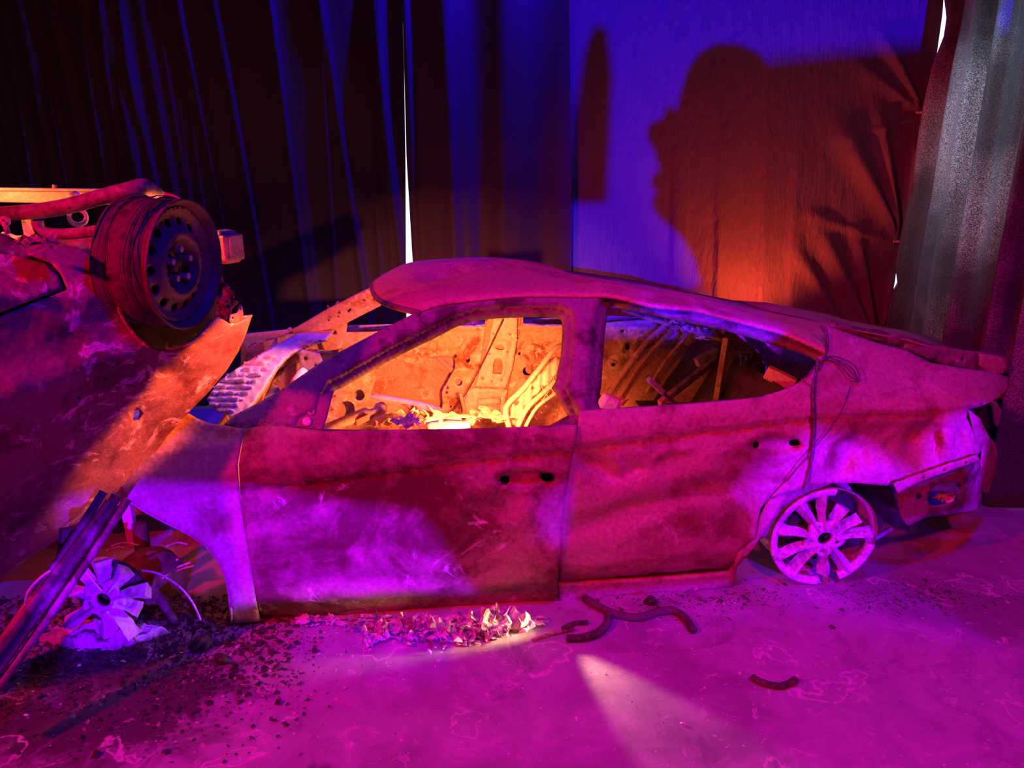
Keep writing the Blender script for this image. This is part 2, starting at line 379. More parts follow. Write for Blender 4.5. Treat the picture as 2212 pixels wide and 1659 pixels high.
def ridges(seed, n, lo, hi, wmin, wmax, amp, slant):
    rng = random.Random(seed)
    return [(rng.uniform(lo, hi), rng.uniform(wmin, wmax), rng.uniform(.4, 1) * amp, rng.uniform(-1, 1) * slant + slant * .6, rng.uniform(0, 2.6), rng.uniform(.6, 1.6)) for _ in range(n)]
def ridge_sum(RG, x, z):
    d = 0
    for x0, wd, a, sl, zc, zw in RG:
        t = (x - x0 + sl * (z - 1.2)) / wd
        if abs(t) < 4: d += a * math.exp(-t * t) * (.35 + .65 * math.exp(-((z - zc) / zw) ** 2))
    return d
def edge_tab(pts, y=YC):
    T = sorted((lx(u, v, y)[1], lx(u, v, y)[0]) for u, v in pts)
    return lambda z: (lerp_tab(T, z), y)
gapL = edge_tab([(868, -150), (869, 0), (873, 150), (876, 340), (877, 600), (878, 700), (878, 1000)])
gapR = edge_tab([(868, -150), (869, 0), (873, 150), (878, 340), (891, 560), (906, 700), (925, 1000)])
xl = lx(-350, 500)[0]
RGl = ridges(5, 44, -1.9, .7, .010, .032, .030, .06)
curtain('curtain', lambda z: (xl, YC), gapL, M_cur_dark, 'wide near-black curtain at left, hanging behind the upturned wreck', 420, 50,
        lambda s, z, x: ridge_sum(RGl, x, z) + .012 * math.sin(x * 5 + z * .3))
midR = edge_tab([(1228, -150), (1226, 0), (1230, 400), (1232, 1000)])
RGm = ridges(11, 12, .3, 1.9, .03, .07, .06, .03)
curtain('curtain', gapR, lambda z: (midR(z)[0], YC + .01), M_cur_mid, 'narrow dark curtain between the bright slit and the blue-lit cloth', 220, 50,
        lambda s, z, x: ridge_sum(RGm, x, z) + .03 * math.sin(x * 14 + z * .4))
SX = lx(1975, 360)[0]
seamT = edge_tab([(2040, -30), (2036, 30), (2022, 130), (2005, 190), (1993, 243), (1975, 360), (1945, 522), (1925, 640), (1905, 750), (1880, 900)])
PULLS = [((1990, 243), (1915, 95), 16, .05), ((1990, 243), (1868, 150), 18, .03), ((1940, 522), (1828, 300), 26, .075), ((1940, 522), (1902, 275), 15, .06), ((1944, 500), (1975, 340), 12, .05),
         ((1893, 760), (1783, 520), 24, .07), ((1893, 760), (1852, 520), 15, .05), ((1840, 740), (1730, 560), 20, .05), ((1940, 530), (1770, 470), 14, .025), ((1990, 250), (1830, 300), 14, .02), ((1900, 720), (1925, 600), 10, .03)]
PULLS = [(lx(*a), lx(*b2), wd / 330, am) for a, b2, wd, am in PULLS]
def main_folds(s, z, x):
    d = .010 * math.sin(x * 9 + 1 + .4 * z) * sstep(2.2, .6, z)
    for x0, wd, a in ((2.58, .030, .05), (2.70, .02, -.03), (2.90, .022, .06), (3.02, .05, -.02), (3.24, .022, .05), (3.46, .03, .03)):
        t = (x - x0 + (z - 1.2) * .05) / wd; d += a * sstep(2.1, .9, z) * (1 / (1 + math.exp(-max(-30, min(30, t * 2.2))))) * math.exp(-max(0, t) * .3)
    for (ax, az), (bx, bz), wd, am in PULLS:
        L = math.hypot(bx - ax, bz - az); ux, uz = (bx - ax) / L, (bz - az) / L; q = (x - ax) * ux + (z - az) * uz; p = (x - ax) * uz - (z - az) * ux
        f = q / L
        if -.05 < f < 1.4: wv = wd * (.15 + .95 * max(0, f)); d += am * math.exp(-(p / wv) ** 2) * sstep(-.02, .25, f) * sstep(1.4, .7, f)
    return d
curtain('curtain', lambda z: (midR(z)[0] - .03, YC + .03), lambda z: seamT(z), M_cur_main,
        'broad grey curtain with pulled folds, carrying the shadow of a head in profile', 420, 220, main_folds)
G1 = MAI @ ground(2123, 1083); G2 = MAI @ ground(2230, 1118)
GAPS = [(lx(2022, 70)[1], .16, 1), (lx(1968, 395)[1], .06, .75), (lx(1928, 600)[1], .04, .75), (lx(1915, 690)[1], .03, .5)]
def right_plan(s, z):
    x0, y0 = seamT(z); x0 += -.022 + .06 * max(math.exp(-((z - a) / b2) ** 4) * k for a, b2, k in GAPS)
    P = [(x0, y0 - .02), (3.95, 1.75), (3.70, 1.0), (3.64, .60), (4.7, .38)]
    k = s * 4; i = min(3, int(k)); f = k - i; return P[i][0] + (P[i + 1][0] - P[i][0]) * f, P[i][1] + (P[i + 1][1] - P[i][1]) * f
V = []; F = []; nx, nz = 300, 30
for j in range(nz):
    z = .01 + 3.2 * j / (nz - 1)
    for i in range(nx):
        s = i / (nx - 1); x, y = right_plan(s, z); a = (.085 * math.sin(s * 36) + .03 * math.sin(s * 97 + 1 + z * .3)) * min(1, s * 14)
        V.append(W(x - a * .95, y - a * .3, z))
for j in range(nz - 1):
    for i in range(nx - 1): F.append((j * nx + i, j * nx + i + 1, (j + 1) * nx + i + 1, (j + 1) * nx + i))
tag(mesh('curtain', V, face_cam(V, F), M_cur_right, None, True, .003, origin=W(SX, YC, 0)), 'glinting woven grey-blue curtain hanging in long pleats at the far right', 'curtain')
for k, (u, v) in enumerate(((1987, 243), (1937, 522))):
    p = hitA(u, v, YC - .03); g = join(*[beam_geo(p + DX * a, p + DX * b, .012, .010) for a, b in ((-.025, -.008), (.008, .02))], beam_geo(p - DX * .022 + DN * .004, p + DX * .018 + DN * .004, .006, .014))
    tag(mesh('curtain_clip', *g, M_clip, None, False, origin=p), ['upper pink clip joining the grey curtain to the woven curtain', 'lower pink clip joining the grey curtain to the woven curtain'][k], 'clip')

# ------------------------------------------------------------------ the long sedan (nearly side on)
SED = empty('burnt_sedan', MA, 'burnt-out fastback sedan shell seen side on, windows gone, resting on melted wheels', 'car')
ZT = [(-.05, .06), (.02, .04), (.09, .03), (.12, .0), (.35, -.015), (.55, -.018)]
DENTS = []
def dent(u, v, rx, rz, d, rot=0):
    p = MAI @ hitA(u, v, 0); DENTS.append((p.x, p.z, rx, rz, d, math.cos(rot), math.sin(rot)))
for a in ((1300, 1010, .10, .05, .035, -.5), (1345, 1020, .05, .06, -.012), (1430, 1000, .14, .05, .02, .2), (1520, 1000, .09, .07, -.02), (1400, 1090, .35, .05, .02, .25),
          (1330, 1130, .25, .05, .018, .1), (1545, 1060, .12, .05, .02, -.4), (1320, 938, .03, .02, -.012), (1350, 1000, .03, .05, .012, .6), (1600, 1130, .1, .1, .03),
          (780, 1255, .22, .035, .02, -.1), (900, 1060, .25, .10, .018, .3), (1000, 1150, .2, .2, .018), (1080, 1085, .12, .06, .018, .5), (700, 1130, .3, .1, -.01), (1150, 1200, .15, .15, -.008),
          (1850, 970, .06, .07, .04, .3), (1915, 960, .05, .08, .04), (1880, 1010, .08, .05, -.02), (1990, 960, .09, .07, .045, .5), (2045, 960, .05, .08, -.02), (1960, 940, .03, .05, -.02), (2075, 955, .03, .08, .035), (1815, 1010, .05, .06, .025),
          (1900, 820, .2, .05, .015), (2060, 840, .15, .04, -.012), (430, 1120, .12, .08, .02), (330, 1080, .05, .06, .02), (400, 970, .2, .03, -.006)): dent(*a)
CREASE = []
def crease(a, wd, *pts):
    P = [MAI @ hitA(u, v, 0) for u, v in pts]
    for p, q in zip(P, P[1:]):
        L = math.hypot(q.x - p.x, q.z - p.z); CREASE.append((p.x, p.z, (q.x - p.x) / L, (q.z - p.z) / L, L, a, wd))
crease(-.022, .022, (1905, 962), (1943, 926)); crease(.026, .024, (1943, 926), (1967, 950), (1990, 945), (2026, 905)); crease(-.02, .02, (2026, 910), (2044, 950), (2052, 985)); crease(.022, .02, (2030, 930), (2022, 980), (2032, 1008))
crease(-.016, .018, (1905, 962), (1918, 1000), (1930, 1035)); crease(.018, .015, (1800, 955), (1835, 962), (1838, 1000), (1822, 1020)); crease(-.014, .014, (1768, 1000), (1790, 955), (1830, 938), (1870, 958)); crease(.016, .014, (1868, 975), (1872, 1010)); crease(-.016, .02, (2078, 915), (2100, 960), (2110, 985))
crease(.018, .022, (1250, 995), (1290, 1012), (1318, 1034), (1345, 1033), (1372, 1018), (1395, 1014)); crease(-.012, .014, (1395, 1012), (1425, 978), (1455, 970), (1498, 968)); crease(-.010, .010, (1318, 978), (1336, 1005), (1340, 1025)); crease(-.010, .012, (1395, 1014), (1415, 1040))
crease(-.008, .012, (1510, 985), (1530, 970), (1570, 975), (1585, 1000), (1560, 1030)); crease(.012, .02, (1590, 1040), (1610, 1080), (1635, 1100)); crease(.012, .02, (1330, 1100), (1480, 1080), (1600, 1070)); crease(-.007, .010, (985, 1140), (1000, 1085), (992, 1035))
crease(.006, .012, (650, 1180), (760, 1186), (860, 1182), (870, 1165)); crease(-.006, .012, (1050, 1040), (1052, 1062), (1100, 1090), (1160, 1110)); crease(.008, .014, (1075, 1040), (1050, 1020), (1055, 985)); crease(.01, .016, (1850, 850), (1920, 800), (2000, 800)); crease(-.01, .016, (1950, 790), (2030, 840), (2090, 860))
def offA(x, z, kind=0):
    zc = .59 + .078 * max(-.3, min(x, 2.3)); s = z - zc
    o = lerp_tab(ZT, z)
    if s > -.06: o = lerp_tab([(-.06, o), (-.006, -.006), (.004, -.030), (.06, -.024), (.15, .02), (.20, .065), (.56, .33), (.8, .5)], s) if s > -.06 else o
    o += sstep(2.1, 2.8, x) * max(0, s) * .75 * (1 if s < .4 else .6)
    if x > 2.75: o += (x - 2.75) ** 2 * 1.0
    if x < -.1: o += (-.1 - x) ** 2 * .25
    for dx, dz, rx, rz, d, c, sn in DENTS:
        a = x - dx; b = z - dz
        if abs(a) < rx * 3 + rz * 3 and abs(b) < rz * 3 + rx * 3:
            p = (a * c + b * sn) / rx; q = (-a * sn + b * c) / rz; e = p * p + q * q
            if e < 7: o += d * math.exp(-e)
    for ax, az, ux, uz, L, a, wd in CREASE:
        q = (x - ax) * ux + (z - az) * uz
        if -.04 < q < L + .04:
            p = abs((x - ax) * uz - (z - az) * ux)
            if p < wd * 4: o += a * math.exp(-p / wd) * sstep(-.04, .03, q) * sstep(L + .04, L - .03, q)
    if z < .85: o += .006 * noise.noise(Vector((x * 5, z * 5, 1.3))) + .003 * noise.noise(Vector((x * 14, z * 14, 4)))
    return o
def sideA(shift=0, fn=None):
    def f(u, v):
        y = 0
        for _ in range(7):
            p = MAI @ hitA(u, v, y); y = offA(p.x, p.z) + (shift if not callable(shift) else shift(u, v))
        return hitA(u, v, y)
    return f
FO = smooth_poly([(700, 927), (706, 903), (721, 849), (741, 837), (811, 797), (877, 761), (943, 729), (994, 703), (1044, 691), (1108, 686), (1184, 686), (1206, 688), (1214, 701), (1211, 767), (1196, 842), (1187, 919)], 3)
RO = smooth_poly([(1318, 665), (1341, 667), (1413, 682), (1500, 700), (1558, 713), (1616, 728), (1674, 747), (1732, 765), (1758, 777), (1764, 788), (1732, 820), (1703, 837), (1645, 855), (1587, 862), (1471, 872), (1356, 879), (1296, 881), (1299, 831), (1307, 716)], 3)
def frame_shift(u, v):
    d = min(dpoly(u, v, FO), dpoly(u, v, RO))
    s = lerp_tab([(0, .075), (7, .06), (10, .045), (20, .04), (23, .015), (30, .008), (34, 0), (40, .0)], d)
    return s + .008
outF = [(483, 917), (505, 897), (560, 869), (605, 843), (650, 812), (699, 778), (760, 746), (815, 717), (902, 673), (952, 655), (1044, 642), (1112, 636), (1193, 635), (1315, 637), (1341, 646), (1413, 659), (1500, 667), (1558, 681), (1645, 704), (1703, 721), (1769, 750), (1792, 764), (1800, 800), (1790, 870), (1600, 900), (1300, 910), (1245, 935), (900, 950), (560, 940)]
panel('window_frame', outF, [FO, RO], sideA(frame_shift), M_frame, SED, 6.5, .02)
# sail plate by the mirror with its three marks
sail = panel('mirror_plate', [(568, 917), (600, 900), (640, 877), (680, 858), (721, 842), (706, 903), (697, 929), (640, 922)], [circ(655, 893 + 2, 2.5)], sideA(.02), M_frame, SED, 8, .004)
def disc_on(name, u, v, rpx, y, mat, parent, thick=.006, hole=0):
    P = circ(u, v, rpx, rpx, 20); H = [circ(u, v, hole, hole, 12)] if hole else []
    return panel(name, P, H, sideA(y), mat, parent, 4, thick)
tag(disc_on('bolt_cap', 663, 910, 10, .012, M_pale, sail), 'pale round cap')
disc_on('washer', 672, 888, 9, .014, M_alloy, sail, .004, 4); disc_on('washer', 627, 902, 8, .014, M_alloy, sail, .004, 3)
# front fender
panel('front_fender', [(250, 1010), (300, 965), (352, 925), (408, 893), (428, 905), (455, 915), (487, 919), (528, 926), (520, 965), (513, 1003), (516, 1045), (521, 1100), (532, 1160), (543, 1230), (556, 1310), (562, 1342), (500, 1347), (497, 1300), (490, 1255), (474, 1215), (447, 1181), (402, 1150), (350, 1124), (300, 1096), (262, 1070)], [], sideA(), M_body, SED, 9, .004)
tube('wheel_arch_lip', [sideA(.008)(u, v) for u, v in ((262, 1070), (300, 1096), (350, 1124), (402, 1150), (447, 1181), (474, 1215), (490, 1255), (497, 1300), (500, 1345))], .006, M_body, SED, 6, 4)
# front door
HF = smooth_poly([(1080, 1037), (1083, 1030), (1095, 1028), (1101, 1034), (1099, 1043), (1088, 1046)], 2); HF2 = smooth_poly([(1167, 1033), (1170, 1026), (1188, 1022), (1197, 1028), (1196, 1037), (1180, 1041)], 2)
def handle_recess(cx, cy, rx, ry, base):
    def f(u, v):
        e = ((u - cx) / rx) ** 2 + ((v - cy + (u - cx) * -.02) / ry) ** 2
        k = lerp_tab([(0, .034), (.5, .028), (.85, .003), (1.02, -.007), (1.3, 0)], e); b = base(u, v) if callable(base) else base
        return b + k
    return f
def fd_shift(u, v):
    s = -.012 * sstep(1120, 1215, u)
    ld = v - (1303 - (u - 560) * .04)                          # fold along the foot of the door
    if ld > 0: s += .010 + ld * .0006
    e = abs(u - lerp_tab([(920, 520), (1003, 514), (1100, 522), (1340, 560)], v)) if v > 930 else 99
    return s
panel('front_door', [(528, 926), (568, 920), (640, 924), (700, 930), (860, 928), (1000, 926), (1187, 920), (1247, 917), (1243, 960), (1233, 1005), (1220, 1080), (1213, 1170), (1207, 1250), (1206, 1285), (1211, 1318), (1100, 1324), (1000, 1329), (850, 1336), (700, 1339), (567, 1341), (556, 1300), (543, 1225), (531, 1150), (521, 1095), (518, 1045), (516, 1003), (522, 965)], [HF, HF2], sideA(handle_recess(1135, 1035, 74, 24, fd_shift)), M_door, SED, 8, .005)
# rear door
HR = smooth_poly([(1627, 961), (1630, 957), (1638, 955), (1640, 963), (1634, 968), (1628, 966)], 2); HR2 = smooth_poly([(1704, 960), (1706, 952), (1716, 949), (1726, 952), (1727, 961), (1713, 963)], 2)
def rd_shift(u, v):
    s = .006
    ld = v - (1233 - (u - 1212) * .115)
    if ld > 0 and u < 1600: s += .012 + ld * .0008
    return s
panel('rear_door', [(1252, 888), (1296, 884), (1356, 881), (1471, 874), (1587, 864), (1645, 857), (1703, 839), (1735, 822), (1756, 838), (1757, 900), (1752, 960), (1745, 990), (1700, 1035), (1662, 1075), (1643, 1098), (1638, 1120), (1632, 1160), (1600, 1186), (1586, 1215), (1578, 1239), (1469, 1248), (1340, 1257), (1209, 1265), (1211, 1170), (1216, 1080), (1232, 1003), (1244, 950)], [HR, HR2], sideA(handle_recess(1673, 961, 68, 21, rd_shift)), M_body, SED, 8, .005)
for nm, P in (('front_door_leak_block', [(560, 935), (1240, 925), (1206, 1275), (570, 1325), (530, 1100)]), ('rear_door_leak_block', [(1255, 905), (1735, 845), (1740, 985), (1640, 1095), (1570, 1230), (1215, 1255)])):
    panel(nm, P, [], sideA(.07), M_dark, SED, 40, .004)  # dark sheets added to stop orange light leaking through handles and seams
# sill under both doors
panel('sill', [(1207, 1262), (1340, 1256), (1469, 1247), (1577, 1238), (1588, 1222), (1597, 1190), (1632, 1162), (1640, 1120), (1660, 1078), (1668, 1078), (1690, 1062), (1700, 1075), (1650, 1150), (1620, 1195), (1592, 1225), (1583, 1269), (1480, 1279), (1340, 1290), (1209, 1301)], [], sideA(.014), M_body, SED, 8, .02)
panel('sill', [(500, 1342), (562, 1342), (700, 1340), (850, 1337), (900, 1340), (700, 1356), (560, 1368), (505, 1374), (497, 1360)], [], sideA(.012), M_frame, SED, 8, .03)
mesh('sill_beam', *beam_geo(W(.0, .12, .075), W(2.0, .12, .075), .10, .13), M_dark, SED, False, bevel=.01)
# quarter panel: wheel arch, shoulder, tail
def q_shift(u, v): return .0 + .012 * sstep(905, 925, v) * sstep(1760, 1800, u)
panel('quarter_panel', [(1737, 822), (1764, 789), (1768, 770), (1792, 764), (1790, 735), (1786, 703), (1840, 722), (1900, 742), (1960, 757), (2010, 783), (2080, 795), (2140, 803), (2180, 815), (2181, 838), (2160, 858), (2120, 878), (2092, 884), (2088, 902), (2104, 935), (2121, 972), (2112, 984), (2050, 1003), (1985, 1025), (1940, 1041), (1915, 1049), (1890, 1047), (1850, 1044), (1800, 1043), (1768, 1047), (1738, 1053), (1700, 1066), (1664, 1076), (1700, 1037), (1747, 990), (1754, 960), (1759, 900), (1758, 838)], [], sideA(q_shift), M_body, SED, 8, .005)
panel('wheel_arch_lip', [(1660, 1078), (1700, 1062), (1740, 1050), (1770, 1042), (1800, 1038), (1790, 1048), (1750, 1062), (1715, 1080), (1690, 1100), (1668, 1130), (1655, 1160), (1640, 1165), (1642, 1120)], [], sideA(.02), M_frame, SED, 7, .006)
# tail: corner strip, bumper bar, lower bumper
panel('rear_corner_skin', [(2092, 884), (2118, 905), (2135, 940), (2152, 960), (2156, 985), (2150, 1030), (2140, 1068), (2122, 1062), (2116, 1020), (2122, 972), (2104, 935)], [], sideA(.03), M_body, SED, 7, .004)
panel('bumper_rail', [(1930, 1046), (1985, 1024), (2050, 1002), (2112, 983), (2118, 995), (2050, 1018), (1990, 1040), (1955, 1058), (1940, 1066)], [circ(1996, 1032, 3), circ(2040, 1016, 3), circ(2088, 1000, 3)], sideA(-.008), M_body, SED, 6, .006)
bump = panel('rear_bumper', [(1938, 1062), (1990, 1040), (2050, 1019), (2117, 996), (2122, 1030), (2124, 1064), (2116, 1100), (2050, 1112), (2000, 1118), (1962, 1136), (1948, 1120), (1940, 1090)], [smooth_poly([(2004, 1078), (2010, 1058), (2030, 1045), (2060, 1042), (2078, 1048), (2078, 1068), (2066, 1084), (2030, 1092), (2010, 1092)], 3), circ(1986, 1073, 6)], sideA(.025), M_frame, SED, 7, .006)
mesh('bumper_bar', *beam_geo(W(3.22, .55, .34), W(3.3, 1.5, .34), .06, .12), M_dark, SED, False, bevel=.01)
crumple('lamp_remains', sideA(.09)(2040, 1078), .10, M_ash, 5, SED, .6)
# tail-lamp pocket and its broken housing
panel('lamp_pocket', [(2092, 884), (2120, 878), (2160, 860), (2178, 862), (2182, 905), (2178, 928), (2150, 934), (2130, 928), (2115, 905)], [], sideA(.14), M_dark, SED, 8, .01)
panel('lamp_housing', [(2145, 866), (2152, 868), (2160, 880), (2172, 900), (2168, 918), (2160, 926), (2152, 915), (2150, 895)], [], sideA(.10), M_alloy, SED, 5, .012)
# roof sheet, dented, from the near gutter over to the far side
NR = [(908, 670), (952, 657), (1000, 650), (1060, 643), (1120, 638), (1190, 637), (1260, 638), (1325, 640), (1413, 661), (1500, 669), (1558, 683), (1645, 706), (1703, 723), (1769, 752), (1793, 766)]
FR = [(876, 580), (900, 571), (940, 563), (990, 559), (1050, 557), (1120, 563), (1185, 578), (1240, 600), (1320, 613), (1450, 634), (1530, 650), (1590, 664), (1680, 682), (1740, 694), (1790, 702)]
NRp = smooth_poly(NR, 5, False); FRp = smooth_poly(FR, 5, False); sA = sideA(-.004)
V = []; F = []; ns = 26; m = len(NRp)
for i in range(m):
    a = sA(*NRp[i]); yf = lerp_tab([(0, 1.30), (.42, 1.30), (.55, .85), (1, .75)], i / (m - 1)); b2 = hitA(*FRp[i], yf)
    for j in range(ns):
        s = j / (ns - 1); p = a.lerp(b2, s); g = math.sin(math.pi * s)
        zz = p.z + lerp_tab([(0, .05), (.3, .035), (1, .03)], i / (m - 1)) * (math.sin(math.pi * min(1, s * 1.0)) ** .6)
        fx = -.17 * g ** .7 * max(0, 1 - i / 14) ** 1.5
        q = DX * fx
        zz += .028 * noise.noise(Vector((p.x * 3.2, s * 2.4, 2))) * g + .007 * noise.noise(Vector((p.x * 10, s * 6, 9))) * g
        zz -= .05 * math.exp(-((s - .3 - .9 * (i / m)) / .07) ** 2) * sstep(.05, .15, i / m) * sstep(.5, .3, i / m)
        zz -= .05 * g ** .7 * max(0, 1 - i / 6) ** 1.5
        V.append(Vector((p.x + q.x, p.y + q.y, zz)))
for i in range(m - 1):
    for j in range(ns - 1): F.append((i * ns + j, i * ns + j + 1, (i + 1) * ns + j + 1, (i + 1) * ns + j))
rf = mesh('roof', V, face_cam(V, F, Vector((0, 2, 9))), M_roof, SED, True, .012)
tube('roof_lip', [V[j] - Vector((0, 0, .012)) for j in range(ns)], .013, M_frame, rf, 8, 0)
# rest of the roof slope on the far side
V2 = []; F2 = []
for i in range(m):
    b2 = V[i * ns + ns - 1]; q = MAI @ b2; e = W(q.x + .0, 1.52, q.z - .05)
    V2 += [b2, b2.lerp(e, .6) + Vector((0, 0, .005)), e]
for i in range(m - 1):
    for j in range(2): F2.append((i * 3 + j, i * 3 + j + 1, (i + 1) * 3 + j + 1, (i + 1) * 3 + j))
mesh('far_roof_edge', V2, face_cam(V2, F2, Vector((0, 2, 9))), M_frame, SED, True, .012)
# boot lid, sprung open a hand's width
LT = [(1748, 694), (1806, 698), (1880, 712), (1960, 727), (2010, 742), (2060, 752), (2120, 762), (2176, 771)]
LBm = [(1790, 706), (1840, 718), (1900, 735), (1960, 755), (2010, 778), (2060, 790), (2120, 800), (2180, 807)]
panel('boot_lid', LT + [(2180, 778), (2186, 803)] + LBm[::-1], [circ(1950, 747, 4), circ(2080, 776, 4)], lambda u, v: hitA(u, v, lerp_tab([(1750, .62), (2186, .60)], u) + .04 * noise.noise(Vector((u / 60, v / 30, 0)))), M_frame, SED, 9, .012)
panel('boot_lid_corner', [(2117, 764), (2160, 771), (2174, 778), (2176, 800), (2160, 812), (2136, 806), (2116, 790)], [], lambda u, v: hitA(u, v, .57), M_body, SED, 7, .01)
Vt = []; Ft = []
for u, v in LT:
    p = MAI @ hitA(u, v, .61)
    for k in range(7): y = .61 + .85 * k / 6; Vt.append(W(p.x, y, p.z - .012 - .06 * (k / 6) - .02 * math.sin(k)))
for i in range(len(LT) - 1):
    for k in range(6): Ft.append((i * 7 + k, i * 7 + k + 1, (i + 1) * 7 + k + 1, (i + 1) * 7 + k))
mesh('boot_lid_skin', Vt, face_cam(Vt, Ft, Vector((0, 2, 9))), M_body, SED, True, .008)
# closed floor pan, firewall, far outer skin so that nothing shows through
def plate(name, P, mat, parent=SED, t=.01): return mesh(name, [W(*p) for p in P], [tuple(range(len(P)))], mat, parent, False, t)
plate('floor_pan', [(.1, .18, .16), (2.05, .18, .16), (2.05, 1.6, .16), (.1, 1.6, .16)], M_rust)
plate('boot_floor', [(2.0, .45, .32), (3.1, .55, .32), (3.1, 1.5, .32), (2.0, 1.6, .32)], M_dark)
plate('firewall', [(.02, .12, .12), (.02, 1.65, .12), (-.02, 1.65, .74), (-.02, .12, .74)], M_rust)
farOut = [(520, 745), (700, 705), (1000, 695), (1300, 682), (1560, 690), (1700, 720), (1800, 750), (1800, 1000), (520, 1000)]
panel('far_side_skin', farOut, [], lambda u, v: hitA(u, v, 1.80), M_rust, SED, 40, .005)
# far side inner structure, seen through the near windows
holesF = [smooth_poly([(832, 783), (860, 779), (880, 783), (898, 787), (915, 777), (940, 772), (976, 772), (984, 787), (978, 805), (962, 835), (955, 850), (953, 895), (900, 880), (840, 868), (800, 862), (808, 830), (815, 805)], 2),
          circ(1139, 802, 10), circ(776, 854, 12), circ(992, 827, 7), circ(974, 879, 3), circ(1122, 764, 3.5), smooth_poly([(1006, 775), (1013, 771), (1016, 780), (1009, 784)], 2),
          smooth_poly([(724, 900), (728, 880), (742, 868), (758, 868), (766, 880), (764, 896), (745, 905)], 2), circ(900, 780 - 2, 3), circ(984, 775 - 6, 3.5), circ(967, 838, 3), circ(965, 848, 3), circ(720, 719, 5), circ(1345, 715, 3.5), circ(1325, 788, 4), smooth_poly([(1350, 745), (1358, 740), (1361, 752), (1354, 757)], 2)]
def far_s(u, v):
    s = .0
    s += .012 * noise.noise(Vector((u / 26, v / 22, 0))) + .006 * noise.noise(Vector((u / 9, v / 9, 3)))
    if 750 < v < 772 and 860 < u < 990: s -= .03 * math.sin((v - 750) / 22 * math.pi)
    if 702 < v < 712: s -= .02
    if 740 < u < 1230:
        d = min(dpoly(u, v, h) for h in holesF[:8]); s -= .010 * math.exp(-(d / 6) ** 2)
    return hitA(u, v, 1.66 + s)
farIn = [(640, 745), (700, 712), (745, 718), (811, 717), (900, 708), (994, 702), (1048, 699), (1050, 640), (1132, 640), (1130, 698), (1214, 700), (1310, 697), (1400, 690), (1460, 690), (1560, 700), (1640, 760), (1640, 980), (640, 980)]
panel('far_door_frame', farIn, holesF, far_s, M_inner, SED, 6, .006)
# impact beam inside the far door
g = [tube_geo([hitA(795, 856 + k * 9, 1.70), hitA(830, 862 + k * 9, 1.69), hitA(900, 874 + k * 9, 1.69), hitA(965, 889 + k * 9, 1.70)], [.016, .022, .022, .016], 8) for k in range(2)]
mesh('impact_beam', *join(*g), M_pale, SED)
panel('door_brace', [(938, 770), (950, 771), (985, 800), (980, 812)], [], lambda u, v: hitA(u, v, 1.72), M_rust, SED, 6, .01)
# far centre pillar with its pressed panel
def pil(sh):
    return lambda u, v: hitA(u, v, 1.64 + sh(u, v))
pillar = panel('centre_pillar', [(1052, 650), (1130, 650), (1122, 720), (1110, 780), (1098, 840), (1092, 900), (1000, 905), (1018, 870), (1030, 830), (1040, 770), (1048, 715)], [], pil(lambda u, v: -.02 if abs(u - 1080 + (v - 700) * .17) < 32 else 0), M_rust, SED, 6, .01)
plate2 = panel('pillar_cover', [(1066, 688), (1118, 687), (1116, 740), (1106, 800), (1092, 838), (1027, 834), (1040, 790), (1056, 740)], [smooth_poly([(1067, 778), (1084, 777), (1086, 803), (1080, 810), (1066, 808), (1063, 800)], 2), smooth_poly([(1070, 752), (1074, 746), (1086, 746), (1089, 755), (1080, 757)], 2), circ(1066, 721, 2), circ(1102, 722, 2), circ(1043, 818, 2.5), circ(1084, 822, 2.5), circ(1063, 824, 2), circ(1097, 760, 2), circ(1057, 765, 2)],
               pil(lambda u, v: -.045 - (.012 if abs(u - 1078 + (v - 780) * .1) < 16 and 735 < v < 815 else 0)), M_pale, SED, 5, .012)
panel('pillar_foot', [(1012, 838), (1095, 842), (1086, 905), (1010, 905), (1000, 880)], [], pil(lambda u, v: -.03 + .02 * noise.noise(Vector((u / 12, v / 12, 0)))), M_pale, SED, 6, .01)
for u0, v0, u1, v1, rr in ((1032, 868, 1080, 866, .02), (1030, 880, 1078, 884, .018)):
    tube('belt_reel', [hitA(u0, v0, 1.55), hitA(u1, v1, 1.55)], rr, M_pale, SED, 10)
tube('seat_belt', [hitA(1088, 690, 1.5), hitA(1040, 790, 1.5), hitA(1000, 860, 1.5), hitA(962, 905, 1.5)], .004, M_rub, SED, 6, 3)
tube('cable_conduit', [hitA(994, 850, 1.4), hitA(1000, 870, 1.4), hitA(1003, 890, 1.4), hitA(990, 915, 1.4)], .011, M_rust, SED, 8, 4)
# windscreen pillar on the far side, with slots
panel('far_windscreen_pillar', [(630, 713), (665, 693), (700, 672), (760, 641), (810, 617), (852, 597), (866, 606), (864, 634), (820, 662), (780, 682), (745, 700), (700, 716), (660, 730), (640, 735)],
      [smooth_poly([(750, 672), (757, 666), (758, 671), (753, 675)], 2), smooth_poly([(806, 647), (812, 641), (813, 647), (808, 650)], 2), circ(732, 676, 2), circ(786, 649, 2), circ(711, 684, 2), circ(710, 692, 2), circ(730, 700 - 16, 1.6)], lambda u, v: hitA(u, v, 1.56 + (.02 if (v - (713 - (u - 630) * .52)) > 14 else 0)), M_rust, SED, 6, .03)
panel('far_pillar_gusset', [(700, 712), (745, 695), (752, 688), (748, 718), (800, 717), (800, 740), (700, 760), (690, 730)], [circ(722, 718, 5)], lambda u, v: hitA(u, v, 1.60), M_rust, SED, 7, .01)
panel('far_fender_edge', [(530, 722), (618, 713), (640, 712), (610, 728), (524, 750), (518, 742)], [], lambda u, v: hitA(u, v, 1.60), M_pale, SED, 7, .02)
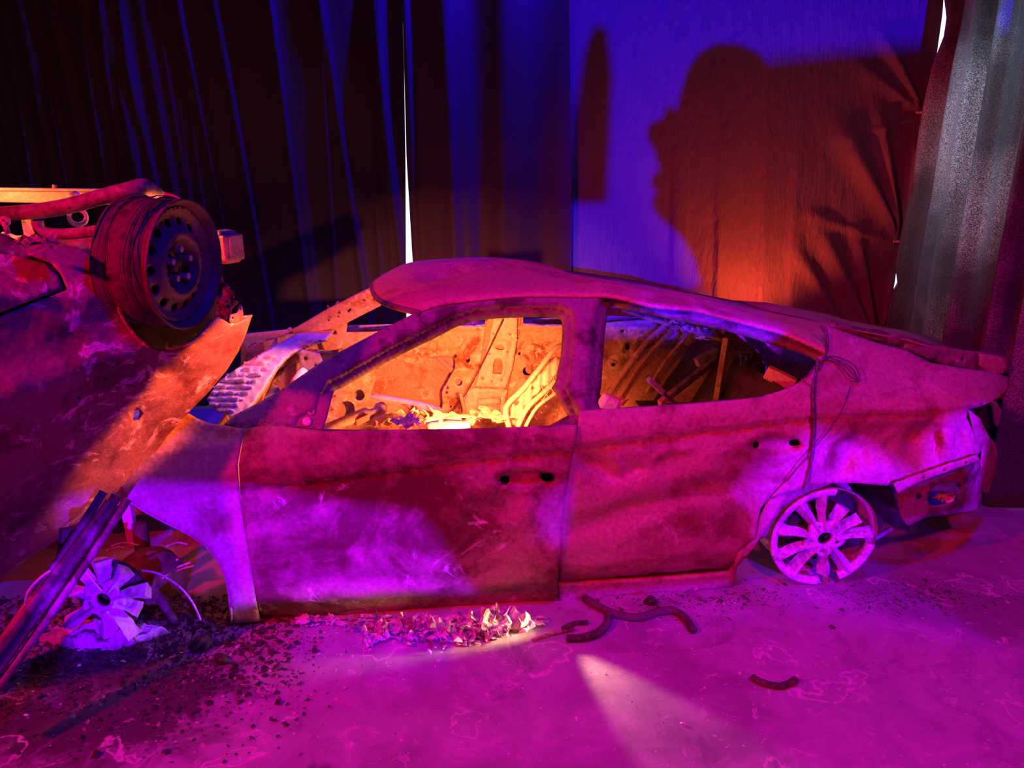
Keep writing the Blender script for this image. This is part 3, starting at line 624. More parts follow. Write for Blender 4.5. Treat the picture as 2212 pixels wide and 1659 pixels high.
# cowl with louvres
def cowl(u, v):
    z = .79 + .008 * noise.noise(Vector((u / 14, v / 14, 0)))
    a = (u - 560) * .78 + (v - 800) * .62
    if u < 620 and 10 > a > -80 and v > 768: z += .009 * math.sin(v / 13 * 2 * math.pi)
    return ground(u, v, z)
cw = panel('cowl', [(447, 862), (462, 838), (480, 818), (520, 790), (560, 765), (600, 742), (640, 722), (690, 702), (722, 712), (700, 735), (660, 748), (628, 762), (600, 790), (575, 830), (552, 862), (530, 890), (508, 905), (480, 888), (455, 878)], [smooth_poly([(570, 748 + 10), (578, 752), (574, 760)], 1)], cowl, M_pale, SED, 5, .01)
tube('cowl_edge', [ground(u, v, .775) for u, v in ((700, 733), (655, 750), (626, 765), (598, 793), (573, 833), (550, 865), (520, 903))], .012, M_rust, SED, 8, 3)
panel('bulkhead', [(570, 860), (600, 800), (640, 770), (700, 745), (730, 740), (735, 800), (690, 830), (620, 880)], [circ(597, 827, 6), smooth_poly([(600, 830), (620, 790), (650, 780), (640, 815), (615, 850)], 2)], lambda u, v: ground(u, v, .66), M_frame, SED, 8, .006)
# bracket, pedal box and junk on the bulkhead
panel('dash_bracket', [(645, 760), (655, 756), (690, 765), (700, 790), (705, 815), (660, 830), (650, 805)], [circ(660, 775, 5), circ(682, 790, 4)], lambda u, v: hitA(u, v, 1.2), M_pale, SED, 6, .02)
for k, (u, v, s) in enumerate(((668, 745, .10), (688, 742, .08), (655, 752, .06), (676, 762, .07))): crumple('dash_remnant', hitA(u, v, 1.25), s, M_ash, 20 + k, SED, .9)
tube('wiper_motor', [hitA(628, 850, .9), hitA(640, 825, .9), hitA(658, 800, .95)], [.018, .026, .02], M_pale, SED, 10)
tube('wiper_linkage', [hitA(620, 840, .9), hitA(650, 842, .9), hitA(665, 825, .95)], .007, M_pale, SED, 6)
# steering column and lower junk in the front window
sc = tube('steering_column', [hitA(698, 927, .30), hitA(745, 910, .42), hitA(790, 893, .55)], [.016, .022, .026], M_pale, SED, 12)
tube('column_shaft', [hitA(786, 895, .54), hitA(820, 884, .62)], .014, M_alloy, sc, 10)
mesh('ignition_barrel', *beam_geo(hitA(765, 912, .45), hitA(792, 900, .5), .03, .03), M_rust, sc, False, bevel=.004)
tube('column_flange', [hitA(818, 884, .62), hitA(826, 881, .64)], .028, M_pale, sc, 12)
for k, (u, v, y, s) in enumerate(((960, 914, .7, .22), (1005, 912, .8, .16), (905, 908, .8, .18), (860, 912, .6, .2), (930, 890, 1.3, .12), (820, 915, .6, .16), (1060, 905, .9, .2), (880, 918, .4, .15))):
    crumple('scorched_trim', hitA(u, v, y), s, [M_pale, M_ash, M_rust][k % 3], 40 + k, SED, .8)
panel('seat_pan', [(920, 912), (960, 905), (1010, 908), (1016, 920), (960, 926), (925, 924)], [], lambda u, v: ground(u, v, .60), M_pale, SED, 8, .01)
# front seat-back frame
seat = tube('seat_frame', [hitA(1100, 925, .85), hitA(1093, 880, .9), hitA(1130, 840, .95), hitA(1170, 790, 1.0), hitA(1200, 752, 1.02), hitA(1225, 745, 1.02)], .014, M_pale, SED, 10, 4)
tube('seat_rail', [hitA(1118, 922, .8), hitA(1140, 880, .82), hitA(1185, 838, .86), hitA(1222, 790, .9)], .013, M_pale, seat, 10, 4)
tube('seat_rail', [hitA(1135, 922, .78), hitA(1160, 880, .8), hitA(1200, 850, .82), hitA(1230, 830, .82)], .009, M_pale, seat, 8, 4)
panel('seat_side_plate', [(1096, 915), (1102, 882), (1130, 850), (1165, 812), (1200, 770), (1222, 775), (1200, 815), (1160, 850), (1130, 890), (1118, 920)], [circ(1115, 870, 5), circ(1150, 838, 3.5)], lambda u, v: hitA(u, v, .95 + .012 * math.sin(u / 3)), M_pale, seat, 6, .008)
g = []
for k in range(7): g.append(tube_geo([hitA(1140 + k * 10, 875 - k * 13, .86), hitA(1160 + k * 10, 905 - k * 13, .84)], .0025, 5))
for k in range(3): g.append(tube_geo([hitA(1146 + k * 7, 886 + k * 6, .855), hitA(1205 + k * 7, 800 + k * 6, .85)], .0025, 5))
mesh('seat_springs', *join(*g), M_pale, seat)
# rear cabin: inner quarter, wheelhouse ribs, boards, bars
for k, pts in enumerate((((1310, 860), (1350, 800), (1400, 735), (1440, 700)), ((1330, 870), (1375, 800), (1420, 745), (1455, 715)), ((1395, 850), (1430, 790), (1470, 740), (1490, 715)))):
    tube('inner_rib', [hitA(u, v, 1.56 - .03 * k) for u, v in pts], .017 - .003 * k, M_rust, SED, 8, 4)
V, F, _, _ = cdt(circ(0, 0, 1, 1, 28), [], .12)
cw_ = MAI @ hitA(1440, 860, 1.35); vs = [W(cw_.x + .05 + x * .30, 1.62 - .07 * math.sqrt(max(0, 1 - x * x - y * y)), cw_.z - .1 + y * .34) for x, y in V]
mesh('wheelhouse', vs, face_cam(vs, F), M_rust, SED, True, .004)
tube('roof_brace', [hitA(1345, 668, 1.2), hitA(1430, 695, 1.2), hitA(1500, 715, 1.15), hitA(1580, 740, 1.1)], [.03, .035, .03, .03], M_wood, SED, 8, 3, .4)
for k, (u, v, s) in enumerate(((1475, 712, .10), (1495, 722, .12), (1520, 735, .1), (1450, 700, .08), (1540, 725, .12))): crumple('hanging_lining', hitA(u, v, 1.15), s, M_rust, 60 + k, SED, 1.2)
mesh('seat_back_bar', *join(beam_geo(hitA(1425, 872, .95), hitA(1555, 770, 1.2), .03, .035), beam_geo(hitA(1505, 785, 1.2), hitA(1550, 760, 1.22), .05, .05)), M_arm, SED, False, bevel=.004)
panel('seat_back_panel', [(1430, 872), (1540, 785), (1545, 865)], [], lambda u, v: hitA(u, v, 1.15), M_rust, SED, 12, .006)
tube('seat_bar', [hitA(1398, 815, .45), hitA(1428, 845, .5), hitA(1468, 880, .55)], .009, M_wire, SED, 6)
mesh('belt_buckle', *beam_geo(hitA(1400, 818, .44), hitA(1432, 848, .5), .016, .022), M_alloy, SED, False, bevel=.003)
mesh('upright_bar', *beam_geo(hitA(1570, 730, .95), hitA(1548, 868, .9), .03, .04), M_rust, SED, False, bevel=.004)
mesh('upright_bar', *beam_geo(hitA(1650, 785, .9), hitA(1640, 850, .9), .02, .02), M_blue, SED, False, bevel=.003)
panel('luggage_panel', [(1562, 765), (1600, 760), (1640, 765), (1650, 790), (1640, 862), (1552, 866)], [circ(1597, 845, 6), circ(1604, 780, 5)], lambda u, v: hitA(u, v, 1.0), M_wood, SED, 8, .02)
panel('bent_bracket', [(1598, 762), (1620, 765), (1618, 792), (1601, 790)], [circ(1607, 776, 4)], lambda u, v: hitA(u, v, .9), M_blue, SED, 6, .008)
panel('bent_bracket', [(1610, 810), (1638, 815), (1640, 835), (1608, 840)], [], lambda u, v: hitA(u, v, .9), M_blue, SED, 6, .008)
mesh('rear_shelf_bar', *beam_geo(hitA(1655, 802, .62), hitA(1716, 832, .55), .05, .06), M_pale, SED, False, bevel=.006)
crumple('seat_remnant', hitA(1315, 872, .7), .14, M_ash, 81, SED, 1.2); crumple('seat_remnant', hitA(1335, 878, .65), .1, M_ash, 82, SED, 1.0)
mesh('hinge_block', *beam_geo(hitA(1298, 862, .55), hitA(1332, 880, .55), .06, .07), M_pale, SED, False, bevel=.015)
# boot/rear seat bulkhead
plate('rear_bulkhead', [(2.05, .35, .2), (2.05, 1.6, .2), (2.35, 1.5, .72), (2.35, .42, .72)], M_dark)
# ---- wheels
def alloy(name, M, Rr, spokes, lip, label=None, barrel=True, depth=.17):
    """outer face looks along local -y; spokes: (angle, length factor, width)"""
    root = mesh(name, *join(lathe_geo([(Rr, -.004), (Rr, .010), (Rr * .955, .014), (Rr * .93, .05), (Rr * .86, depth * .5), (Rr * .93, depth), (Rr * .99, depth + .01)] if barrel else [(Rr * .9, .01), (Rr * .9, .05)], M, 60, lip if not barrel else (lambda a: lip(a) or math.sin(a * 2 + 1) > -.9)),
                               lathe_geo([(Rr * .99, .004), (Rr * 1.0, -.010), (Rr * .955, -.014), (Rr * .87, -.006), (Rr * .85, .012), (Rr * .93, .02)], M, 72, lip)), M_alloy, SED, True)
    g = []
    for a, ln, wd in spokes:
        c, s = math.cos(a), math.sin(a)
        def P(r, t, d): return M @ Vector((r * c - t * s, d, r * s + t * c))
        r0, r1 = Rr * .20, Rr * .92 * ln; V = []; prof = [(-1, .008), (-.75, -.004), (0, -.034), (.75, -.004), (1, .008), (0, .026)]; K = 6
        for k in range(K):
            f = k / (K - 1); r = r0 + (r1 - r0) * f; ww = wd * (.62 + .75 * f) + .002 * math.sin(k * 3 + a * 7); sink = .012 * math.sin(math.pi * f)
            for t, d in prof: V.append(P(r, t * ww, d + sink + (.008 if f == 1 else 0)))
        n = len(prof); F = [(k * n + i, k * n + (i + 1) % n, (k + 1) * n + (i + 1) % n, (k + 1) * n + i) for k in range(K - 1) for i in range(n)]
        F += [tuple(range(n)), tuple((K - 1) * n + i for i in range(n))]; g.append((V, F))
    for sp in g: mesh('spoke', *sp, M_alloy, root, False)
    # hub disc with five bolt holes and an open centre
    hole = [circ(math.cos(2 * math.pi * k / 5 + .9) * Rr * .27, math.sin(2 * math.pi * k / 5 + .9) * Rr * .27, Rr * .05, None, 12) for k in range(5)] + [circ(0, 0, Rr * .135, None, 18)]
    Vh, Fh, _, _ = cdt([(math.cos(t) * Rr * (.36 + .05 * math.cos(5 * t + 1)), math.sin(t) * Rr * (.36 + .05 * math.cos(5 * t + 1))) for t in (2 * math.pi * i / 40 for i in range(40))], hole, .012)
    vs = [M @ Vector((x, -.014 + .10 * max(0, math.hypot(x, y) - Rr * .25), y)) for x, y in Vh]
    mesh('hub', vs, face_cam(vs, Fh), M_alloy, root, True, .022)
    mesh('brake_disc', *lathe_geo([(.01, .05), (Rr * .62, .05), (Rr * .62, .062), (.01, .062)], M, 40), M_dark, root)
    return root
sdeg = lambda L: [(R(a), l, w_) for a, l, w_ in L]
MR = Matrix.Translation(hitA(1779, 1160, .02)) @ Matrix.Rotation(YAW + R(-4), 4, 'Z') @ Matrix.Rotation(R(3), 4, 'X')
wr = alloy('rear_wheel', MR, .222, sdeg([(99, .97, .020), (128, 1, .022), (170, 1, .022), (206, 1, .02), (236, 1, .024), (280, .88, .022), (308, 1, .022), (2, .95, .022), (30, .78, .018), (62, .72, .026)]),
           lambda a: R(84) < a < R(268) or a > R(296) and a < R(352))
# front wheel, collapsed into a melted heap
MF = Matrix.Translation(hitA(226, 1293, .0)) @ Matrix.Rotation(YAW + R(-6), 4, 'Z') @ Matrix.Rotation(R(-6), 4, 'X')
wf = alloy('front_wheel', MF, .20, sdeg([(8, .85, .024), (52, .72, .026), (92, .8, .03), (128, .8, .022), (168, .8, .022), (215, .95, .022), (268, .8, .028), (298, .95, .026), (335, .7, .026)]), lambda a: R(255) < a < R(300), barrel=False)
V = []; F = []
for i in range(40):
    for j in range(14):
        f = i / 39; g_ = j / 13; u = 82 + 285 * f; v = lerp_tab([(0, 1385), (.3, 1408), (.6, 1406), (1, 1370)], f) - 52 * g_ * math.sin(math.pi * min(.97, max(.08, f))) * (1.15 if f < .6 else .8)
        p = ground(u, v + 0); h = math.sin(math.pi * g_) ** .7 * math.sin(math.pi * f) ** .5 * (.055 + .05 * noise.noise(Vector((f * 7, g_ * 4, 2)))) + .012 * noise.noise(Vector((f * 25, g_ * 12, 7)))
        V.append(p + Vector((0, 0, max(.002, h))))
for i in range(39):
    for j in range(13): F.append((i * 14 + j, (i + 1) * 14 + j, (i + 1) * 14 + j + 1, i * 14 + j + 1))
mesh('melted_rim', V, face_cam(V, F, Vector((0, 2, 9))), M_alloy, wf, False, .006)
# hub carrier, strut, driveshaft in the open arch
tube('suspension_strut', [hitA(302, 1130, .35), hitA(310, 1200, .33), hitA(318, 1260, .3)], [.03, .03, .045], M_dark, SED, 10)
mesh('hub_drum', *lathe_geo([(.0, 0), (.15, 0), (.16, .06), (.05, .09), (0, .09)], Matrix.Translation(hitA(330, 1275, .22)) @ Matrix.Rotation(YAW + .8, 4, 'Z'), 28), M_steel, SED)
tube('control_arm', [hitA(345, 1290, .15), hitA(370, 1330, .12), hitA(395, 1378, .06)], [.02, .016, .014], M_steel, SED, 8)
mesh('subframe', *join(beam_geo(W(-.5, .7, .33), W(.05, .7, .36), .06, .05), beam_geo(W(-.5, 1.2, .2), W(.0, 1.2, .2), .06, .06), beam_geo(W(-.45, .6, .25), W(-.45, 1.3, .25), .06, .05)), M_dark, SED, False, bevel=.008)
mesh('engine_block', *join(box_geo(W(-.62, 1.0, .30), DX * .20, DN * .28, Vector((0, 0, .14))), box_geo(W(-.6, 1.05, .48), DX * .14, DN * .22, Vector((0, 0, .06)))), M_ash, SED, False, bevel=.02)
mesh('inner_wing', *join(beam_geo(hitA(270, 1130, .4), hitA(292, 1128, .4), .04, .2)), M_alloy, SED, False, bevel=.005)
tube('silver_cable', [hitA(300, 1232, .1), hitA(340, 1238, .05), hitA(385, 1265, .0), hitA(415, 1300, -.03), hitA(434, 1340, -.06)], .004, M_alloy, SED, 6, 5)
tube('wheel_wire', [hitA(178, 1230, -.03), hitA(198, 1252, -.03), hitA(220, 1277, -.03)], .004, M_pale, SED, 6)
for k, (a, b2) in enumerate((((342, 1240), (385, 1208)), ((350, 1250), (412, 1215)), ((345, 1255), (420, 1222)), ((240, 1180), (300, 1178)), ((230, 1190), (280, 1186)), ((360, 1180), (405, 1176)), ((350, 1300), (350, 1330)))):
    tube('bent_rod', [hitA(*a, .25), hitA((a[0] + b2[0]) / 2, (a[1] + b2[1]) / 2 - 6, .3), hitA(*b2, .3)], .004, [M_rust, M_alloy][k % 2], SED, 5, 3)
for k in range(9): crumple('engine_scrap', W(-.75 + .09 * k, .85 + .1 * (k % 3), .34 + .02 * (k % 4)), .12, M_alloy if k % 2 else M_ash, 90 + k, SED, 1)
# rear axle and wheel well
mesh('rear_wheel_well', [W(2.39 + .36 * math.cos(a), y, .17 + .36 * math.sin(a)) for y in (.14, .75) for a in (math.pi * i / 12 for i in range(13))], [(i, i + 1, i + 14, i + 13) for i in range(12)], M_dark, SED, True, .004)
plate('wheel_well_back', [(2.03, .75, .05), (2.75, .75, .05), (2.75, .75, .55), (2.03, .75, .55)], M_dark)
tube('trailing_link', [hitA(1880, 1168, .3), hitA(1925, 1142, .35)], .012, M_arm, SED, 8)
tube('exhaust_stub', [W(2.75, .7, .10), W(3.15, .7, .12)], .03, M_dark, SED, 10)

# ------------------------------------------------------------------ wire that ties the quarter panel shut
def sw(pts, d=-.012): f = sideA(d); return [f(u, v) for u, v in pts]
g = [tube_geo(cr3(sw([(1773, 703), (1786, 725), (1787, 750), (1780, 775), (1768, 790)])), .0055, 6),
     tube_geo(cr3(sw([(1768, 790), (1757, 830), (1757, 880), (1759, 930), (1754, 985), (1752, 1010), (1748, 1040), (1736, 1060)])), .0045, 6),
     tube_geo(cr3(sw([(1766, 792), (1761, 860), (1762, 920), (1758, 980), (1745, 1030), (1738, 1058)])), .0035, 6),
     tube_geo(cr3(sw([(1838, 835), (1820, 885), (1795, 925), (1765, 960), (1740, 990), (1700, 1040)])), .0025, 5),
     tube_geo(cr3(sw([(1760, 790), (1745, 810), (1730, 822)])), .003, 5),
     tube_geo(cr3(sw([(1768, 788), (1790, 770), (1820, 775), (1845, 790), (1857, 812), (1852, 820), (1835, 812), (1818, 790), (1795, 773), (1772, 782)], -.03)), .003, 5),
     tube_geo(cr3(sw([(1790, 772), (1815, 782), (1835, 800), (1848, 812), (1860, 822)], -.03)), .003, 5),
     tube_geo(cr3(sw([(1764, 776), (1775, 786), (1764, 796), (1777, 780), (1765, 784), (1774, 796)], -.015)), .006, 6)]
tag(mesh('tie_wire', *join(*g), M_wire, None, origin=sideA(-.01)(1768, 788)), 'dark wire looped and knotted round the rear corner of the sedan', 'wire')

# ------------------------------------------------------------------ the overturned wreck at the left
BP = Vector((-1.214, 2.2, .5)); BN = Vector((.77, -.64, .0)).normalized()
def hitB(u, v, s=0, n=None, p0=None):
    n = n or BN; p0 = p0 or BP; r = ray(u, v); t = ((p0 - CAMV).dot(n) + s) / r.dot(n); return CAMV + r * t
MB = Matrix.Translation(Vector((-1.55, 2.4, 0)))
WR = empty('overturned_car', MB, 'wrecked car lying on its roof, bare steel wheel in the air, propped against the sedan', 'car')
def bshift(u, v):
    s = 0
    cy = 868 - u * .36                                          # long crease line
    d = v - cy
    s += .03 * math.exp(-(max(0, -d) / 60) ** 2) if d < 0 else .03 - .0007 * min(d, 420) - .0004 * max(0, d - 60)
    if v < 640: s -= (640 - v) * .0011
    s += .006 * noise.noise(Vector((u / 70, v / 60, 1))) + .002 * noise.noise(Vector((u / 20, v / 18, 5)))
    s -= .02 * math.exp(-((u - 350) / 50) ** 2 - ((v - 800) / 22) ** 2)
    s += .012 * math.exp(-((u - 128) / 30) ** 2 - ((v - 945) / 22) ** 2) - .012 * math.exp(-((u - 90) / 25) ** 2 - ((v - 990) / 22) ** 2)
    return -s
def sB(extra=0): return lambda u, v: hitB(u, v, -bshift(u, v) + extra)
wing = [(60, 549), (100, 534), (128, 528), (178, 538), (205, 552), (222, 580), (237, 612), (262, 680), (290, 722), (318, 747), (345, 758), (380, 755), (412, 742), (438, 720), (457, 697), (470, 685), (482, 690), (497, 700), (512, 699), (545, 681), (532, 720), (515, 760), (490, 800), (450, 848), (405, 893), (365, 938), (335, 980), (303, 1030), (283, 1062), (272, 1078), (200, 1118), (150, 1150), (60, 1207), (0, 1260), (-480, 1570), (-480, 850), (0, 684), (60, 660), (145, 626), (131, 590), (112, 568)]
wg = panel('front_wing', wing, [smooth_poly([(287, 905), (289, 890), (300, 884), (304, 893), (300, 905), (290, 912)], 1), [(168, 856), (173, 853), (175, 862), (169, 864)], [(77, 919), (88, 916), (88, 924), (78, 926)], [(224, 816), (229, 814), (230, 820), (225, 821)], circ(243, 793, 2.5), circ(255, 784, 2)], sB(), M_wreck, WR, 9, .005)
panel('door_edge', [(-480, 640), (0, 547), (56, 557), (104, 572), (124, 592), (137, 621), (60, 652), (0, 675), (-480, 842)], [], sB(.004), M_wreck, WR, 9, .006)
panel('gap_liner', [(-480, 620), (80, 545), (150, 580), (160, 640), (-480, 870)], [], sB(-.03), M_dark, WR, 20, .004)
panel('sill_flange', [(-480, 560), (0, 503), (30, 515), (60, 535), (90, 522), (125, 520), (128, 535), (60, 556), (0, 548), (-480, 642)], [], sB(-.02), M_wreck, WR, 9, .008)
crumple('torn_flange', hitB(90, 528, .0), .12, M_frame, 301, WR, .6)
tube('wing_edge', [sB(.003)(u, v) for u, v in ((237, 612), (262, 680), (290, 722), (318, 747), (345, 758), (380, 755), (412, 742), (438, 720), (457, 697))], .006, M_wreck, WR, 6, 4)
# torn bracket at the wing's tip
panel('wing_bracket', [(494, 697), (497, 680), (512, 676), (520, 658), (524, 662), (526, 684), (546, 681), (545, 684), (512, 700), (500, 702)], [circ(503, 687, 2.5), circ(519, 668, 1.5)], sB(-.02), M_rust, WR, 5, .006)
# roof pillar that props the wreck: a double channel running down to the floor, out of frame
def pil_pts(du, dv, s): return [hitB(u + du, v + dv, s) for u, v in ((276, 1078), (235, 1142), (190, 1210), (110, 1325), (40, 1425), (-40, 1535))]
gp = mesh('roof_pillar', *join(*[tube_geo(pil_pts(du, dv, s), r, 8) for du, dv, s, r in ((0, 0, 0, .013), (-24, -8, -.012, .016), (-52, -16, -.02, .013))], *[beam_geo(hitB(262 - 15, 1080 + 8, -.02), hitB(-60, 1500, -.02), .012, .085, Vector((.3, -.2, 1)))]), M_frame, WR)
mesh('torn_pillar', *join(beam_geo(hitB(150, 1140, -.12), hitB(140, 1240, -.12), .03, .05)), M_dark, WR, False, bevel=.004)
# steel wheel
def steel_wheel():
    c = hb(403, 573, 2.36); ax = Vector((.985, -.17, -.06)).normalized()   # direction the outer face looks
    Y = -ax; X = Y.cross(Vector((0, 0, 1))).normalized() * -1; Z = X.cross(Y)
    if Z.z < 0: X = -X; Z = -Z
    M = Matrix((X, Y, Z)).transposed().to_4x4(); M.translation = c
    Rr = .198
    rim = mesh('steel_wheel', *lathe_geo([(Rr * .96, .004), (Rr, -.004), (Rr * 1.0, .006), (Rr * .95, .012), (Rr * .92, .03), (Rr * .80, .05), (Rr * .80, .09), (Rr * .9, .12), (Rr * .92, .15), (Rr * 1.0, .17), (Rr, .176), (Rr * .97, .172), (Rr * .88, .15), (Rr * .77, .10), (Rr * .77, .055), (Rr * .88, .03), (Rr * .93, .012), (Rr * .96, .004)], M, 72), M_steel, WR)
    holes = [circ(math.cos(t) * Rr * .665, math.sin(t) * Rr * .665, Rr * .075, Rr * .06, 12, t + math.pi / 2) for t in (2 * math.pi * k / 14 for k in range(14))] + [circ(0, 0, Rr * .14, None, 16)]
    Vd, Fd, _, _ = cdt(circ(0, 0, Rr * .88, None, 48), holes, .0085)
    def h(x, y):
        r = math.hypot(x, y) / Rr; return lerp_tab([(0, .055), (.30, .055), (.36, .03), (.44, .008), (.52, .012), (.62, .030), (.74, .038), (.82, .026), (.88, .022)], r)
    vs = [M @ Vector((x, h(x, y), y)) for x, y in Vd]
    dsc = mesh('wheel_disc', vs, face_cam(vs, Fd), M_steel, rim, True, .004)
    for k in range(5):
        t = 2 * math.pi * k / 5 + .3; x, y = math.cos(t) * Rr * .24, math.sin(t) * Rr * .24
        mesh('wheel_nut', *tube_geo([M @ Vector((x, .056, y)), M @ Vector((x, .012, y))], .0105, 6), M_arm, dsc, False)
    mesh('hub_cap', *tube_geo([M @ Vector((0, .07, 0)), M @ Vector((0, .03, 0))], .024, 16), M_dark, dsc)
    mesh('brake_drum', *lathe_geo([(0, .075), (Rr * .70, .075), (Rr * .70, .16), (0, .16)], M, 40), M_dark, rim)
    rng = random.Random(4); g = []
    for k in range(34):                                        # tyre cord wires wound on the barrel
        P = []; a0 = rng.uniform(0, 6.28); d0 = rng.uniform(.03, .17); r0 = Rr * rng.uniform(.93, 1.03); n_ = rng.randint(14, 30); dr = rng.uniform(-.0016, .0016)
        for i in range(n_): a = a0 + i * .16; P.append(M @ Vector((r0 * math.cos(a), min(.18, max(.02, d0 + dr * i + .002 * math.sin(i))), r0 * math.sin(a))))
        g.append(tube_geo(P, .0012, 4))
    mesh('tyre_cords', *join(*g), M_rub, rim)
    cc = mesh('tyre_residue', *lathe_geo([(Rr * .9, .03), (Rr * .97, .05), (Rr * .98, .09), (Rr * .97, .13), (Rr * .9, .15)], M, 60), M_rub, rim)
    return M
def hb(u, v, y): r = ray(u, v); return CAMV + r * (y / r.y)
MW = steel_wheel()
# underside beams behind and above the wheel
mesh('floor_rail', *join(beam_geo(hb(-420, 412, 3.3), hb(300, 428, 3.3), .06, .055), beam_geo(hb(-420, 404, 3.26), hb(330, 412, 3.26), .04, .012)), M_pale, WR, False, bevel=.006)
for u, v in ((118, 401), (258, 403)): tube('rail_bolt', [hb(u, v - 2, 3.25), hb(u, v + 8, 3.25)], .009, M_rust, WR, 6)
tube('lower_arm', [hb(-420, 480, 2.7), hb(-90, 468, 2.7), hb(0, 462, 2.68), (hb(90, 455, 2.65)), hb(160, 442, 2.62), hb(225, 424, 2.62), hb(285, 411, 2.64), hb(312, 405, 2.7), hb(340, 418, 2.8)], [.022, .022, .024, .026, .026, .026, .03, .03, .022], M_arm, WR, 12, 4)
tube('lower_arm', [hb(80, 478, 2.6), hb(90, 500, 2.6), hb(130, 506, 2.6), hb(200, 500, 2.56), hb(250, 488, 2.5)], .019, M_arm, WR, 10, 4)
mesh('subframe_plate', *join(([hb(u, v, y) for u, v, y in ((50, 468, 2.75), (70, 470, 2.7), (82, 510, 2.6), (60, 520, 2.6))], [(0, 1, 2, 3)])), M_pale, WR, False, .012)
mesh('ball_joint_link', *join(beam_geo(hb(8, 478, 2.5), hb(18, 505, 2.5), .012, .012), lathe_geo([(.006, 0), (.016, 0), (.016, .012), (.006, .012)], Matrix.Translation(hb(8, 478, 2.5)), 16)), M_alloy, WR)
panel('cross_member', [(-480, 470), (0, 505), (50, 512), (100, 508), (235, 500), (240, 555), (225, 570), (205, 552), (128, 530), (60, 545), (-480, 520)], [], lambda u, v: hb(u, v, 2.95 + .03 * noise.noise(Vector((u / 30, v / 20, 0)))), M_pale, WR, 10, .02)
mesh('bushing_ring', *lathe_geo([(.020, 0), (.034, 0), (.034, .05), (.020, .05), (.020, 0)], Matrix.Translation(hb(168, 470, 2.75)) @ Matrix.Rotation(.5, 4, 'Z'), 24), M_pale, WR)
mesh('bushing_boss', *lathe_geo([(.0, 0), (.02, 0), (.024, .03), (0, .03)], Matrix.Translation(hb(154, 427, 3.1)), 20), M_pale, WR)
panel('strut_tower', [(300, 408), (340, 412), (372, 420), (388, 428), (385, 442), (365, 440), (352, 450), (348, 425), (310, 418)], [], lambda u, v: hb(u, v, 2.9), M_rust, WR, 7, .02)
mesh('crash_box', *join(beam_geo(hb(455, 532, 3.0), hb(508, 535, 2.95), .10, .10), beam_geo(hb(470, 503, 2.98), hb(494, 506, 2.95), .08, .025), beam_geo(hb(476, 561, 2.98), hb(506, 563, 2.95), .08, .02)), M_rust, WR, False, bevel=.008)
mesh('crash_box_ribs', *join(*[beam_geo(hb(470 + k * 9, 512, 2.93), hb(472 + k * 9, 556, 2.93), .02, .006, Vector((1, 0, 0))) for k in range(4)]), M_rust, WR, False)
panel('torn_inner_wing', [(465, 585), (480, 595), (485, 615), (505, 632), (510, 650), (500, 672), (488, 690), (470, 690), (450, 700), (452, 650), (470, 620)], [], lambda u, v: hb(u, v, 2.85 + .05 * noise.noise(Vector((u / 10, v / 12, 0)))), M_steel, WR, 6, .01)
panel('wheel_arch_liner', [(225, 560), (240, 500), (300, 440), (350, 430), (460, 560), (470, 640), (465, 700), (440, 760), (350, 775), (290, 740), (250, 690)], [circ(364, 745 + 3, 2.5), circ(425, 727, 3)], lambda u, v: hitB(u, v, -.20), M_dark, WR, 14, .01)
# underbody tray and far side, closing the car
quadB = lambda name, P, mat: mesh(name, [Vector(p) for p in P], [tuple(range(len(P)))], mat, WR, False, .02)
pB1 = hitB(220, 620, -.1); pB0 = hitB(-480, 700, -.1); pB0.z = pB1.z; bk = Vector((-BN.x, -BN.y, 0))
quadB('underbody_tray', [pB0, pB1, pB1 + bk * 1.3, pB0 + bk * 1.3], M_dark)
lo0 = Vector((pB0.x, pB0.y, .45)); lo1 = Vector((pB1.x, pB1.y, .55))
quadB('far_side_panel', [pB0 + bk * 1.3, pB1 + bk * 1.3, lo1 + bk * 1.3, lo0 + bk * 1.3], M_dark)

# ------------------------------------------------------------------ things on the floor
def gp_(u, v, h=.0): return ground(u, v) + Vector((0, 0, h))
hose = cr3([gp_(1262, 1300, .02), gp_(1290, 1318, .02), gp_(1330, 1335, .018), gp_(1378, 1342, .018), gp_(1420, 1330, .018), gp_(1455, 1328, .018), gp_(1480, 1345, .018), gp_(1498, 1370, .016)], 8)
tag(tube('rubber_hose', hose, .015, M_rub, None, 10, origin=gp_(1262, 1300)), 'dark wavy rubber hose lying on the floor below the rear door', 'hose')
P = cr3([gp_(1315, 1335, .017), gp_(1312, 1355, .017), gp_(1292, 1375, .017), gp_(1262, 1385, .017), gp_(1225, 1386, .015)], 24)
tag(mesh('corrugated_hose', *tube_geo(P, [.012 + .005 * (i % 3 == 0) for i in range(len(P))], 12), M_rub, None, origin=gp_(1262, 1385)), 'red-brown ribbed hose curling at the edge of the warm light', 'hose')
V, F = [], []
st = cr3([gp_(1624, 1468, .012), gp_(1645, 1480, .012), (gp_(1680, 1488, .012)), gp_(1705, 1482, .012), gp_(1718, 1473, .012)], 5)
tag(mesh('rubber_strip', *tube_geo(st, .014, 8, True, .6), M_rub, None, origin=gp_(1680, 1488)), 'short curved black strip lying alone on the floor at right', 'strip')
